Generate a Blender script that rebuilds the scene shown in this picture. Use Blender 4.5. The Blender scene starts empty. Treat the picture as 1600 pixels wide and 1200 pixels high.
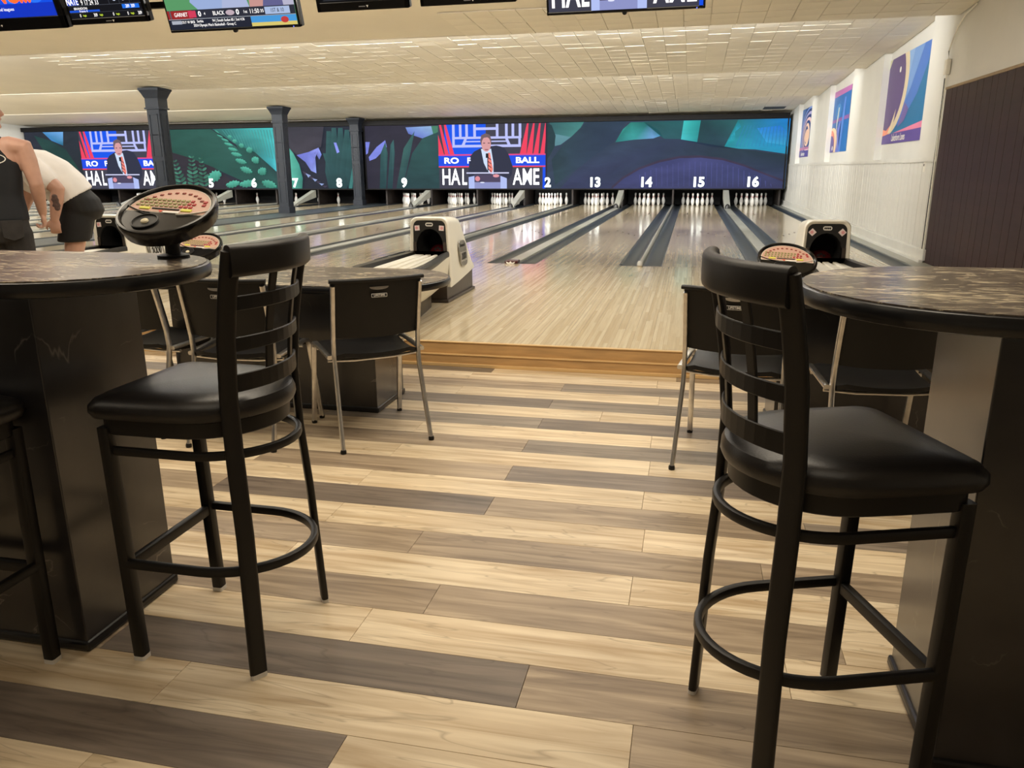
import bpy, bmesh, math, random
from mathutils import Vector, Matrix, Euler
random.seed(7)
C = bpy.context.scene.collection
SC = bpy.context.scene
PI = math.pi
R = math.radians

# ------------------------------------------------------------------ camera
cam_data = bpy.data.cameras.new('camera')
cam_data.sensor_width = 36.0
cam_data.lens = 1219.0 / 1600.0 * 36.0
cam_data.clip_start = 0.05
cam_data.clip_end = 200
cam = bpy.data.objects.new('camera', cam_data)
C.objects.link(cam)
SC.camera = cam
def cam_matrix(yaw, pitch, roll, h):
    f = Vector((math.sin(yaw)*math.cos(pitch), math.cos(yaw)*math.cos(pitch), -math.sin(pitch)))
    r = Vector((math.cos(yaw), -math.sin(yaw), 0))
    d = f.cross(r)
    c, s = math.cos(roll), math.sin(roll)
    r2 = c*r + s*d
    d2 = -s*r + c*d
    m = Matrix(((r2.x, -d2.x, -f.x, 0), (r2.y, -d2.y, -f.y, 0), (r2.z, -d2.z, -f.z, h), (0, 0, 0, 1)))
    return m
cam.matrix_world = cam_matrix(R(-12.66), R(15.37), R(0.33), 1.315)

# ------------------------------------------------------------------ world, exposure, lights
SC.view_settings.view_transform = 'Standard'
SC.view_settings.look = 'None'
SC.view_settings.gamma = 1.0
SC.view_settings.use_curve_mapping = False
SC.view_settings.exposure = 0.0
w = bpy.data.worlds.new('world'); SC.world = w
w.use_nodes = True
w.node_tree.nodes['Background'].inputs[0].default_value = (0.9, 0.95, 1.0, 1)
w.node_tree.nodes['Background'].inputs[1].default_value = 0.02

def area(name, loc, aim, sx, sy, power, col):
    d = bpy.data.lights.new(name, 'AREA'); d.shape = 'RECTANGLE'
    d.size = sx; d.size_y = sy; d.energy = power; d.color = col
    o = bpy.data.objects.new(name, d); C.objects.link(o)
    o.location = loc
    o.rotation_euler = Vector(aim).to_track_quat('-Z', 'Y').to_euler()
    return o
WARM = (1.0, 0.88, 0.70)
COOL = (0.98, 0.98, 0.95)
# lamps over the seating area (wide soft panels)
for (x, y, sx, p) in ((-4.6, 0.2, 3.0, 20), (-0.6, 0.2, 3.0, 22), (-4.6, 3.2, 3.0, 68), (-0.6, 3.2, 3.4, 100)):
    area('seating_lamp', (x, y, 3.12), (0, 0.05, -1), sx, 1.6, p, WARM)
# lamps over the approach
for x in (-16, -10.5, -5.5, -1.0):
    area('approach_lamp', (x, 7.6, 3.0), (0, 0.12, -1), 3.4, 0.8, 108, (1, 0.96, 0.89))
# fluorescent strips hidden behind each ceiling baffle, aimed down the lanes
for (y, p) in ((10.62, 590), (15.67, 600), (21.02, 440)):
    for x0, x1 in ((-24.0, -11.4), (-10.7, 1.7)):
        area('baffle_lamp', ((x0+x1)/2, y, 3.13), (0, 1, -0.08), x1-x0, 0.12, p*(x1-x0)/13.5, COOL)
# pin deck lights
for x0, x1, p in ((-24, -11.4, 4), (-10.2, -5.5, 4), (-5.1, -4.05, 9), (-3.9, 2.5, 6)):
    area('pin_lamp', ((x0+x1)/2, 26.0, 0.68), (0, 1, -0.5), x1-x0, 0.05, p, COOL)

# ------------------------------------------------------------------ materials
def lin(c):
    return tuple(((v/255.0)/12.92 if v/255.0 <= 0.04045 else ((v/255.0+0.055)/1.055)**2.4) for v in c)
MATS = {}
def mat(name, col, rough=0.5, metal=0.0, var=0.10, scale=9.0, bump=0.0, bscale=60.0, stretch=None, coat=0.0, spec=0.5):
    if name in MATS: return MATS[name]
    m = bpy.data.materials.new(name); m.use_nodes = True
    nt = m.node_tree; N = nt.nodes; L = nt.links
    b = N['Principled BSDF']
    b.inputs['Roughness'].default_value = rough
    b.inputs['Metallic'].default_value = metal
    b.inputs['Coat Weight'].default_value = coat
    b.inputs['Coat Roughness'].default_value = 0.08
    b.inputs['Specular IOR Level'].default_value = spec
    tc = N.new('ShaderNodeTexCoord'); mp = N.new('ShaderNodeMapping')
    L.new(tc.outputs['Object'], mp.inputs['Vector'])
    if stretch: mp.inputs['Scale'].default_value = stretch
    nz = N.new('ShaderNodeTexNoise'); nz.inputs['Scale'].default_value = scale; nz.inputs['Detail'].default_value = 4
    L.new(mp.outputs[0], nz.inputs['Vector'])
    rp = N.new('ShaderNodeValToRGB')
    c = lin(col)
    rp.color_ramp.elements[0].position = 0.3; rp.color_ramp.elements[1].position = 0.7
    rp.color_ramp.elements[0].color = (*[v*(1-var) for v in c], 1)
    rp.color_ramp.elements[1].color = (*[min(1, v*(1+var)) for v in c], 1)
    L.new(nz.outputs['Fac'], rp.inputs['Fac']); L.new(rp.outputs[0], b.inputs['Base Color'])
    if bump:
        n2 = N.new('ShaderNodeTexNoise'); n2.inputs['Scale'].default_value = bscale
        L.new(mp.outputs[0], n2.inputs['Vector'])
        bp = N.new('ShaderNodeBump'); bp.inputs['Strength'].default_value = bump; bp.inputs['Distance'].default_value = 0.002
        L.new(n2.outputs['Fac'], bp.inputs['Height']); L.new(bp.outputs[0], b.inputs['Normal'])
    MATS[name] = m
    return m

def wood_plank(name, c0, c1, crack):
    """vinyl plank with grain along X, shifted per plank"""
    m = bpy.data.materials.new(name); m.use_nodes = True
    nt = m.node_tree; N = nt.nodes; L = nt.links
    b = N['Principled BSDF']; b.inputs['Roughness'].default_value = 0.42; b.inputs['Specular IOR Level'].default_value = 0.4
    tc = N.new('ShaderNodeTexCoord'); oi = N.new('ShaderNodeObjectInfo')
    ad = N.new('ShaderNodeVectorMath'); ad.operation = 'ADD'
    sc = N.new('ShaderNodeVectorMath'); sc.operation = 'SCALE'; sc.inputs['Scale'].default_value = 37.0
    cmb = N.new('ShaderNodeCombineXYZ')
    L.new(oi.outputs['Random'], cmb.inputs[0]); L.new(oi.outputs['Random'], cmb.inputs[1]); L.new(oi.outputs['Random'], cmb.inputs[2])
    L.new(cmb.outputs[0], sc.inputs[0]); L.new(tc.outputs['Object'], ad.inputs[0]); L.new(sc.outputs[0], ad.inputs[1])
    mp = N.new('ShaderNodeMapping'); mp.inputs['Scale'].default_value = (1.1, 15, 1); L.new(ad.outputs[0], mp.inputs['Vector'])
    nz = N.new('ShaderNodeTexNoise'); nz.inputs['Scale'].default_value = 1.6; nz.inputs['Detail'].default_value = 8; nz.inputs['Distortion'].default_value = 0.9
    L.new(mp.outputs[0], nz.inputs['Vector'])
    rp = N.new('ShaderNodeValToRGB'); e = rp.color_ramp.elements
    e[0].position = 0.30; e[0].color = (*lin(c1), 1); e[1].position = 0.66; e[1].color = (*lin(c0), 1)
    L.new(nz.outputs['Fac'], rp.inputs['Fac'])
    mp2 = N.new('ShaderNodeMapping'); mp2.inputs['Scale'].default_value = (0.9, 9, 1); L.new(ad.outputs[0], mp2.inputs['Vector'])
    n2 = N.new('ShaderNodeTexNoise'); n2.inputs['Scale'].default_value = 1.1; n2.inputs['Detail'].default_value = 2; n2.inputs['Distortion'].default_value = 1.6
    L.new(mp2.outputs[0], n2.inputs['Vector'])
    r2 = N.new('ShaderNodeValToRGB'); e = r2.color_ramp.elements
    e[0].position = 0.485; e[0].color = (0, 0, 0, 1); e[1].position = 0.515; e[1].color = (0, 0, 0, 1)
    k = r2.color_ramp.elements.new(0.5); k.color = (crack, crack, crack, 1)
    L.new(n2.outputs['Fac'], r2.inputs['Fac'])
    mx = N.new('ShaderNodeMixRGB'); L.new(r2.outputs[0], mx.inputs[0]); L.new(rp.outputs[0], mx.inputs[1])
    mx.inputs[2].default_value = (*[v*0.55 for v in lin(c1)], 1)
    # broad tone drift and a little per-plank value
    n3 = N.new('ShaderNodeTexNoise'); n3.inputs['Scale'].default_value = 2.2; L.new(ad.outputs[0], n3.inputs['Vector'])
    hs = N.new('ShaderNodeHueSaturation')
    ma = N.new('ShaderNodeMath'); ma.operation = 'MULTIPLY_ADD'; ma.inputs[1].default_value = 0.5; ma.inputs[2].default_value = 0.68
    L.new(n3.outputs['Fac'], ma.inputs[0])
    mb_ = N.new('ShaderNodeMath'); mb_.operation = 'MULTIPLY_ADD'; mb_.inputs[1].default_value = 0.16
    L.new(oi.outputs['Random'], mb_.inputs[0]); L.new(ma.outputs[0], mb_.inputs[2])
    L.new(mb_.outputs[0], hs.inputs['Value']); L.new(mx.outputs[0], hs.inputs['Color'])
    L.new(hs.outputs[0], b.inputs['Base Color'])
    bp = N.new('ShaderNodeBump'); bp.inputs['Strength'].default_value = 0.12; bp.inputs['Distance'].default_value = 0.001
    L.new(nz.outputs['Fac'], bp.inputs['Height']); L.new(bp.outputs[0], b.inputs['Normal'])
    return m
PL_LIGHT = wood_plank('plank_light', (226, 209, 179), (182, 157, 122), 0.45)
PL_MID = wood_plank('plank_mid', (176, 157, 132), (126, 109, 90), 0.35)
PL_GREY = wood_plank('plank_grey', (154, 141, 125), (108, 97, 85), 0.3)
PL_DARK = wood_plank('plank_dark', (134, 121, 108), (94, 83, 74), 0.3)

def lane_mat(name, c0, c1, cj, rough, bw=0.0264):
    """narrow boards along Y, with slightly different board tones and dark joints"""
    m = bpy.data.materials.new(name); m.use_nodes = True
    nt = m.node_tree; N = nt.nodes; L = nt.links
    b = N['Principled BSDF']; b.inputs['Roughness'].default_value = rough
    b.inputs['Coat Weight'].default_value = 0.2; b.inputs['Specular IOR Level'].default_value = 0.5; b.inputs['Coat Roughness'].default_value = 0.05
    tc = N.new('ShaderNodeTexCoord')
    sp = N.new('ShaderNodeSeparateXYZ'); L.new(tc.outputs['Object'], sp.inputs[0])
    dv = N.new('ShaderNodeMath'); dv.operation = 'DIVIDE'; dv.inputs[1].default_value = bw; L.new(sp.outputs[0], dv.inputs[0])
    fl = N.new('ShaderNodeMath'); fl.operation = 'FLOOR'; L.new(dv.outputs[0], fl.inputs[0])
    fr = N.new('ShaderNodeMath'); fr.operation = 'FRACT'; L.new(dv.outputs[0], fr.inputs[0])
    # boards are broken into lengths
    wn0 = N.new('ShaderNodeTexWhiteNoise'); wn0.noise_dimensions = '1D'; L.new(fl.outputs[0], wn0.inputs['W'])
    yo = N.new('ShaderNodeMath'); yo.operation = 'MULTIPLY_ADD'; yo.inputs[1].default_value = 3.0; L.new(wn0.outputs['Value'], yo.inputs[0]); L.new(sp.outputs[1], yo.inputs[2])
    yd = N.new('ShaderNodeMath'); yd.operation = 'DIVIDE'; yd.inputs[1].default_value = 1.15; L.new(yo.outputs[0], yd.inputs[0])
    yf = N.new('ShaderNodeMath'); yf.operation = 'FLOOR'; L.new(yd.outputs[0], yf.inputs[0])
    cb = N.new('ShaderNodeCombineXYZ'); L.new(fl.outputs[0], cb.inputs[0]); L.new(yf.outputs[0], cb.inputs[1])
    wn = N.new('ShaderNodeTexWhiteNoise'); wn.noise_dimensions = '2D'; L.new(cb.outputs[0], wn.inputs['Vector'])
    rp = N.new('ShaderNodeValToRGB'); e = rp.color_ramp.elements
    e[0].color = (*lin(c1), 1); e[1].color = (*lin(c0), 1)
    L.new(wn.outputs['Value'], rp.inputs['Fac'])
    mp = N.new('ShaderNodeMapping'); mp.inputs['Scale'].default_value = (40, 1.5, 1); L.new(tc.outputs['Object'], mp.inputs['Vector'])
    nz = N.new('ShaderNodeTexNoise'); nz.inputs['Scale'].default_value = 2; nz.inputs['Detail'].default_value = 3; L.new(mp.outputs[0], nz.inputs['Vector'])
    mx0 = N.new('ShaderNodeMixRGB'); mx0.blend_type = 'MULTIPLY'; mx0.inputs[0].default_value = 0.35
    L.new(rp.outputs[0], mx0.inputs[1]); L.new(nz.outputs['Fac'], mx0.inputs[2])
    # every few boards a darker joint
    j = N.new('ShaderNodeMath'); j.operation = 'LESS_THAN'; j.inputs[1].default_value = 0.07; L.new(fr.outputs[0], j.inputs[0])
    wj = N.new('ShaderNodeTexWhiteNoise'); wj.noise_dimensions = '1D'; L.new(fl.outputs[0], wj.inputs['W'])
    jm = N.new('ShaderNodeMath'); jm.operation = 'MULTIPLY'; L.new(j.outputs[0], jm.inputs[0]); L.new(wj.outputs['Value'], jm.inputs[1])
    mx = N.new('ShaderNodeMixRGB'); L.new(jm.outputs[0], mx.inputs[0]); L.new(mx0.outputs[0], mx.inputs[1]); mx.inputs[2].default_value = (*lin(cj), 1)
    L.new(mx.outputs[0], b.inputs['Base Color'])
    return m
LANE = lane_mat('lane_boards', (222, 206, 174), (194, 176, 144), (122, 100, 76), 0.15)
APPR = lane_mat('approach_boards', (228, 212, 180), (204, 184, 148), (130, 104, 74), 0.14)
TRIMW = mat('maple_riser', (186, 148, 98), 0.4, var=0.16, scale=3, stretch=(1.5, 20, 12), coat=0.3)
TRIME = mat('maple_nosing', (214, 178, 124), 0.3, var=0.08, scale=3, stretch=(1.5, 20, 12))

def marble(name):
    m = bpy.data.materials.new(name); m.use_nodes = True
    nt = m.node_tree; N = nt.nodes; L = nt.links
    b = N['Principled BSDF']; b.inputs['Roughness'].default_value = 0.22; b.inputs['Specular IOR Level'].default_value = 0.5
    tc = N.new('ShaderNodeTexCoord')
    mp = N.new('ShaderNodeMapping'); mp.inputs['Scale'].default_value = (0.9, 2.6, 1); mp.inputs['Rotation'].default_value = (0, 0, -0.12)
    L.new(tc.outputs['Object'], mp.inputs['Vector'])
    n1 = N.new('ShaderNodeTexNoise'); n1.inputs['Scale'].default_value = 15; n1.inputs['Detail'].default_value = 10; n1.inputs['Roughness'].default_value = 0.66; n1.inputs['Distortion'].default_value = 1.2
    L.new(mp.outputs[0], n1.inputs['Vector'])
    n2 = N.new('ShaderNodeTexNoise'); n2.inputs['Scale'].default_value = 2.6; n2.inputs['Detail'].default_value = 3; L.new(mp.outputs[0], n2.inputs['Vector'])
    ma = N.new('ShaderNodeMath'); ma.operation = 'MULTIPLY_ADD'; ma.inputs[1].default_value = 0.45
    L.new(n2.outputs['Fac'], ma.inputs[0]); L.new(n1.outputs['Fac'], ma.inputs[2])
    rp = N.new('ShaderNodeValToRGB'); e = rp.color_ramp.elements
    e[0].position = 0.5; e[0].color = (*lin((50, 42, 38)), 1); e[1].position = 0.91; e[1].color = (*lin((216, 202, 172)), 1)
    k = rp.color_ramp.elements.new(0.735); k.color = (*lin((86, 75, 66)), 1)
    k = rp.color_ramp.elements.new(0.80); k.color = (*lin((150, 138, 118)), 1)
    L.new(ma.outputs[0], rp.inputs['Fac']); L.new(rp.outputs[0], b.inputs['Base Color'])
    return m
MARBLE = marble('table_laminate')
def veined(name):
    m = bpy.data.materials.new(name); m.use_nodes = True
    nt = m.node_tree; N = nt.nodes; L = nt.links
    b = N['Principled BSDF']; b.inputs['Roughness'].default_value = 0.36; b.inputs['Coat Weight'].default_value = 0.8; b.inputs['Coat Roughness'].default_value = 0.22
    tc = N.new('ShaderNodeTexCoord')
    n1 = N.new('ShaderNodeTexNoise'); n1.inputs['Scale'].default_value = 7; n1.inputs['Detail'].default_value = 6; L.new(tc.outputs['Object'], n1.inputs['Vector'])
    rp = N.new('ShaderNodeValToRGB'); e = rp.color_ramp.elements
    e[0].position = 0.3; e[0].color = (*lin((20, 19, 21)), 1); e[1].position = 0.75; e[1].color = (*lin((44, 41, 42)), 1)
    L.new(n1.outputs['Fac'], rp.inputs['Fac'])
    n2 = N.new('ShaderNodeTexNoise'); n2.inputs['Scale'].default_value = 3.2; n2.inputs['Detail'].default_value = 5; n2.inputs['Distortion'].default_value = 0.6
    L.new(tc.outputs['Object'], n2.inputs['Vector'])
    r2 = N.new('ShaderNodeValToRGB'); e = r2.color_ramp.elements
    e[0].position = 0.494; e[0].color = (0, 0, 0, 1); e[1].position = 0.506; e[1].color = (0, 0, 0, 1)
    k = r2.color_ramp.elements.new(0.5); k.color = (0.5, 0.5, 0.5, 1)
    L.new(n2.outputs['Fac'], r2.inputs['Fac'])
    n3 = N.new('ShaderNodeTexNoise'); n3.inputs['Scale'].default_value = 5; L.new(tc.outputs['Object'], n3.inputs['Vector'])
    r3 = N.new('ShaderNodeValToRGB'); r3.color_ramp.elements[0].position = 0.52; r3.color_ramp.elements[1].position = 0.62; L.new(n3.outputs['Fac'], r3.inputs['Fac'])
    mu = N.new('ShaderNodeMath'); mu.operation = 'MULTIPLY'; L.new(r2.outputs[0], mu.inputs[0]); L.new(r3.outputs[0], mu.inputs[1])
    mx = N.new('ShaderNodeMixRGB'); L.new(mu.outputs[0], mx.inputs[0]); L.new(rp.outputs[0], mx.inputs[1]); mx.inputs[2].default_value = (*lin((150, 140, 130)), 1)
    L.new(mx.outputs[0], b.inputs['Base Color'])
    return m
VEIN = veined('dark_veined_laminate')

def colmat(name, emit=0.0, rough=0.5, noise=0.0, nscale=(4, 4, 4)):
    """colour read from the mesh's colour attribute; flat print (emit 0) or a lit screen"""
    m = bpy.data.materials.new(name); m.use_nodes = True
    nt = m.node_tree; N = nt.nodes; L = nt.links
    b = N['Principled BSDF']; b.inputs['Roughness'].default_value = rough
    at = N.new('ShaderNodeVertexColor'); at.layer_name = 'Col'
    src = at.outputs['Color']
    if noise:
        tc = N.new('ShaderNodeTexCoord'); mp = N.new('ShaderNodeMapping'); mp.inputs['Scale'].default_value = nscale
        L.new(tc.outputs['Object'], mp.inputs['Vector'])
        nz = N.new('ShaderNodeTexNoise'); nz.inputs['Scale'].default_value = 1; nz.inputs['Detail'].default_value = 5; nz.inputs['Distortion'].default_value = 0.7
        L.new(mp.outputs[0], nz.inputs['Vector'])
        ma = N.new('ShaderNodeMath'); ma.operation = 'MULTIPLY_ADD'; ma.inputs[1].default_value = 2*noise; ma.inputs[2].default_value = 1-noise
        L.new(nz.outputs['Fac'], ma.inputs[0])
        mu = N.new('ShaderNodeVectorMath'); mu.operation = 'SCALE'
        L.new(src, mu.inputs[0]); L.new(ma.outputs[0], mu.inputs['Scale']); src = mu.outputs[0]
    if emit:
        b.inputs['Base Color'].default_value = (0.004, 0.004, 0.005, 1); b.inputs['Specular IOR Level'].default_value = 0.05; b.inputs['Roughness'].default_value = 0.7
        L.new(src, b.inputs['Emission Color']); b.inputs['Emission Strength'].default_value = emit
    else:
        L.new(src, b.inputs['Base Color'])
    return m
SCREEN = colmat('led_wall_picture', 1.0, 0.4, 0.35, (0.9, 1, 2.6))
VIDEO = colmat('video_picture', 1.05, 0.4)
PRINT = colmat('printed_picture', 0, 0.45, 0.06)
KEYM = colmat('keyboard_print', 0, 0.35)

WHITE = mat('white_wall_paint', (214, 212, 205), 0.55, var=0.03, scale=2)
WHITEB = mat('white_board_paint', (214, 212, 204), 0.42, var=0.05, scale=3)
CEIL = mat('ceiling_paint', (228, 222, 208), 0.6, var=0.05, scale=0.8)
TILE = mat('ceiling_tile_paint', (230, 224, 210), 0.6, var=0.07, scale=1.1)
TILED = mat('stained_tile', (84, 80, 74), 0.7, var=0.3)
BROWNP = mat('dark_brown_panelling', (47, 28, 26), 0.42, var=0.28, scale=3, stretch=(1, 1, 5), bump=0.2, bscale=30, spec=0.28)
BLACKM = mat('black_powder_coat', (19, 16, 14), 0.42, var=0.1, bump=0.05, bscale=300, spec=0.35)
BLACKV = mat('black_vinyl', (22, 19, 18), 0.36, var=0.12, bump=0.15, bscale=220)
BLACKP = mat('black_plastic', (17, 16, 16), 0.48, var=0.1, spec=0.35)
BLACKG = mat('black_gloss', (12, 12, 13), 0.2, var=0.1)
RIMB = mat('black_table_edge', (18, 18, 20), 0.28, var=0.1)
CHROME = mat('satin_chrome', (220, 218, 215), 0.28, 1.0, var=0.12, scale=30)
ALU = mat('brushed_plate', (150, 146, 138), 0.3, 1.0, var=0.15, scale=20)
GLIDE = mat('white_glide', (215, 212, 206), 0.5)
GUTTER = mat('gutter_grey', (44, 50, 55), 0.34, var=0.12, scale=2)
CAPG = mat('cap_grey', (146, 146, 138), 0.38, var=0.16, scale=1.2, stretch=(3, 0.8, 1))
CAPD = mat('cap_dark', (62, 68, 72), 0.4, var=0.14, scale=2)
PINW = mat('pin_white', (232, 230, 224), 0.25, var=0.03)
PINR = mat('pin_red', (180, 40, 40), 0.3)
DARKPIT = mat('pit_black', (14, 13, 14), 0.8)
KICK = mat('kickback_brown', (34, 25, 20), 0.6, var=0.3)
COLB = mat('column_blue_grey', (28, 32, 39), 0.55, var=0.1, spec=0.3)
CREAM = mat('cream_shell', (222, 218, 204), 0.3, var=0.04, scale=2)
CREAMW = mat('white_lip', (236, 232, 220), 0.3, var=0.02)
BRDARK = mat('return_brown', (62, 52, 46), 0.4, var=0.1)
BRBLACK = mat('return_black', (26, 25, 25), 0.4)
FRAMEB = mat('mask_frame', (22, 21, 21), 0.6, spec=0.15)
SKIN = mat('skin', (198, 155, 136), 0.5, var=0.08, scale=14)
DENIM = mat('black_denim', (42, 40, 40), 0.8, var=0.25, scale=16, bump=0.3, bscale=120)
TANKM = mat('navy_jersey', (26, 29, 35), 0.8, var=0.2, scale=8)
TEEW = mat('white_jersey', (242, 240, 238), 0.8, var=0.05, scale=8)
SHORTB = mat('black_shorts', (18, 18, 20), 0.75, var=0.2)
HAIRM = mat('dark_hair', (40, 30, 24), 0.7, var=0.3, scale=40)
SHOE = mat('shoe_grey', (70, 66, 64), 0.6)
REDB = mat('red_ball', (170, 26, 24), 0.12, var=0.4, scale=12)
REDD = mat('dark_red_ball', (74, 20, 22), 0.2, var=0.4, scale=12)
INK = mat('tattoo_ink', (96, 76, 72), 0.6, var=0.4, scale=40)
def flat(name, col, emit=0.0, rough=0.5):
    if name in MATS: return MATS[name]
    m = mat(name, col, rough, var=0.02)
    if emit:
        b = m.node_tree.nodes['Principled BSDF']
        b.inputs['Emission Color'].default_value = (*lin(col), 1); b.inputs['Emission Strength'].default_value = emit
    return m
NUMW = flat('lit_number', (240, 250, 250), 1.1)
PRW = flat('print_white', (235, 232, 226))
PRK = flat('print_black', (20, 20, 20))
VIDW = flat('video_white', (235, 238, 245), 1.0)

# ------------------------------------------------------------------ mesh helpers
class MB:
    def __init__(s): s.v = []; s.f = []; s.mi = []; s.sm = []; s.col = None
    def add(s, vs, fs, mi=0, smooth=False):
        o = len(s.v); s.v += [tuple(v) for v in vs]
        for f in fs: s.f.append([i+o for i in f]); s.mi.append(mi); s.sm.append(smooth)
    def box(s, c, d, mi=0, bev=0.0, rot=None):
        x, y, z = d[0]/2, d[1]/2, d[2]/2
        if bev <= 0:
            vs = [(sx*x, sy*y, sz*z) for sx in (-1, 1) for sy in (-1, 1) for sz in (-1, 1)]
            fs = [(0, 1, 3, 2), (4, 6, 7, 5), (0, 4, 5, 1), (2, 3, 7, 6), (0, 2, 6, 4), (1, 5, 7, 3)]
        else:
            bm = bmesh.new(); bmesh.ops.create_cube(bm, size=1)
            for v in bm.verts: v.co = Vector((v.co.x*d[0], v.co.y*d[1], v.co.z*d[2]))
            bmesh.ops.bevel(bm, geom=bm.edges[:], offset=bev, segments=2, affect='EDGES', profile=0.5)
            bm.verts.index_update()
            vs = [tuple(v.co) for v in bm.verts]; fs = [[v.index for v in f.verts] for f in bm.faces]; bm.free()
        M_ = rot if rot else Matrix.Identity(3)
        s.add([M_ @ Vector(v) + Vector(c) for v in vs], fs, mi, bev > 0.012)
    def loft(s, rings, mi=0, smooth=True, cap=True, closed=False):
        n = len(rings[0]); vs = [p for r in rings for p in r]; fs = []
        m = len(rings)
        for i in range(m if closed else m-1):
            a, b = i*n, ((i+1) % m)*n
            for k in range(n): fs.append((a+k, a+(k+1) % n, b+(k+1) % n, b+k))
        s.add(vs, fs, mi, smooth)
        if cap and not closed:
            o = len(s.v)-len(vs)
            s.f.append([o+k for k in range(n)][::-1]); s.mi.append(mi); s.sm.append(False)
            s.f.append([o+(m-1)*n+k for k in range(n)]); s.mi.append(mi); s.sm.append(False)
    def sweep(s, path, prof, up=(0, 0, 1), mi=0, closed=False, smooth=True, scales=None, ups=None):
        P_ = [Vector(p) for p in path]; n = len(P_); rings = []
        for i, p in enumerate(P_):
            a = P_[(i-1) % n] if (closed or i > 0) else p
            b = P_[(i+1) % n] if (closed or i < n-1) else p
            t = (b-a).normalized()
            u = Vector(ups[i] if ups else up); sd = t.cross(u)
            if sd.length < 1e-6: sd = t.cross(Vector((1, 0, 0)))
            sd.normalize(); u = sd.cross(t).normalized()
            k = scales[i] if scales else 1.0
            rings.append([p + sd*(q[0]*k) + u*(q[1]*k) for q in prof])
        s.loft(rings, mi, smooth, not closed, closed)
    def lathe(s, prof, c=(0, 0, 0), n=16, mi=0, smooth=True, rot=None, sx=1, sy=1):
        M_ = rot if rot else Matrix.Identity(3); rings = []
        for r, z in prof:
            rings.append([M_ @ Vector((math.cos(2*PI*k/n)*r*sx, math.sin(2*PI*k/n)*r*sy, z)) + Vector(c) for k in range(n)])
        s.loft(rings, mi, smooth, True)
    def prism(s, out, z0, z1, mi=0, smooth=False, bev=0.0, f=None):
        """outline (x,y) extruded from z0 to z1; bev rounds both rims; f maps (x,y,z)->point"""
        f = f or (lambda x, y, z: (x, y, z))
        cx = sum(p[0] for p in out)/len(out); cy = sum(p[1] for p in out)/len(out)
        def inset(k):
            n = len(out); res = []
            for i in range(n):
                a, p, b = Vector(out[i-1]), Vector(out[i]), Vector(out[(i+1) % n])
                d1 = (p-a).normalized(); d2 = (b-p).normalized()
                n1 = Vector((-d1.y, d1.x)); n2 = Vector((-d2.y, d2.x)); nn = (n1+n2)
                if nn.length < 1e-6: nn = n1
                nn.normalize(); den = max(0.4, nn.dot(n1))
                res.append(p+nn*(k/den))
            return res
        ar = sum(out[i-1][0]*out[i][1]-out[i][0]*out[i-1][1] for i in range(len(out)))
        sg = 1 if ar > 0 else -1
        if bev > 0:
            lv = [(bev, z0), (bev*0.3, z0+bev*0.3), (0, z0+bev), (0, z1-bev), (bev*0.3, z1-bev*0.3), (bev, z1)]
        else: lv = [(0, z0), (0, z1)]
        s.loft([[f(p[0], p[1], z) for p in (inset(k*sg) if k else out)] for k, z in lv], mi, smooth or bev > 0.006)
    def build(s, name, mats, parent=None, loc=None, rot=None, angle=40, recalc=True):
        me = bpy.data.meshes.new(name)
        bm = bmesh.new()
        vs = [bm.verts.new(v) for v in s.v]
        for f, mi, sm in zip(s.f, s.mi, s.sm):
            try:
                fc = bm.faces.new([vs[i] for i in f]); fc.material_index = mi; fc.smooth = sm
            except ValueError: pass
        if recalc: bmesh.ops.recalc_face_normals(bm, faces=bm.faces[:])
        bm.to_mesh(me); bm.free()
        if any(s.sm): me.set_sharp_from_angle(angle=R(angle))
        for m in (mats if isinstance(mats, (list, tuple)) else [mats]): me.materials.append(m)
        return link(name, me, parent, loc, rot)
def link(name, me, parent=None, loc=None, rot=None):
    o = bpy.data.objects.new(name, me); C.objects.link(o)
    if parent: o.parent = parent
    if loc: o.location = loc
    if rot: o.rotation_euler = rot
    return o
def thing(name, label, cat, loc=(0, 0, 0), rot=(0, 0, 0), group=None):
    o = bpy.data.objects.new(name, None); C.objects.link(o)
    o.empty_display_size = 0.1; o.location = loc; o.rotation_euler = rot
    return tag(o, label, cat, group)
def tag(o, label, cat, group=None):
    o['label'] = label; o['category'] = cat
    if group: o['group'] = group
    return o
def structure(o): o['kind'] = 'structure'; return o
def stuff(o): o['kind'] = 'stuff'; return o
KIDS = {}
def copy_tree(o, parent=None, loc=None, rot=None, label=None):
    c = o.copy(); C.objects.link(c); c.parent = parent
    if loc is not None: c.location = loc
    if rot is not None: c.rotation_euler = rot
    if label: c['label'] = label
    for ch in list(o.children): copy_tree(ch, c)
    return c
def circ(r, n=10, ry=None): return [(math.cos(2*PI*k/n)*r, math.sin(2*PI*k/n)*(ry or r)) for k in range(n)]
def rrect(w_, h_, r, n=3):
    pts = []
    for cx, cy, a0 in ((w_/2-r, h_/2-r, 0), (-w_/2+r, h_/2-r, 90), (-w_/2+r, -h_/2+r, 180), (w_/2-r, -h_/2+r, 270)):
        for k in range(n+1):
            a = R(a0+90*k/n); pts.append((cx+math.cos(a)*r, cy+math.sin(a)*r))
    return pts
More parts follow.
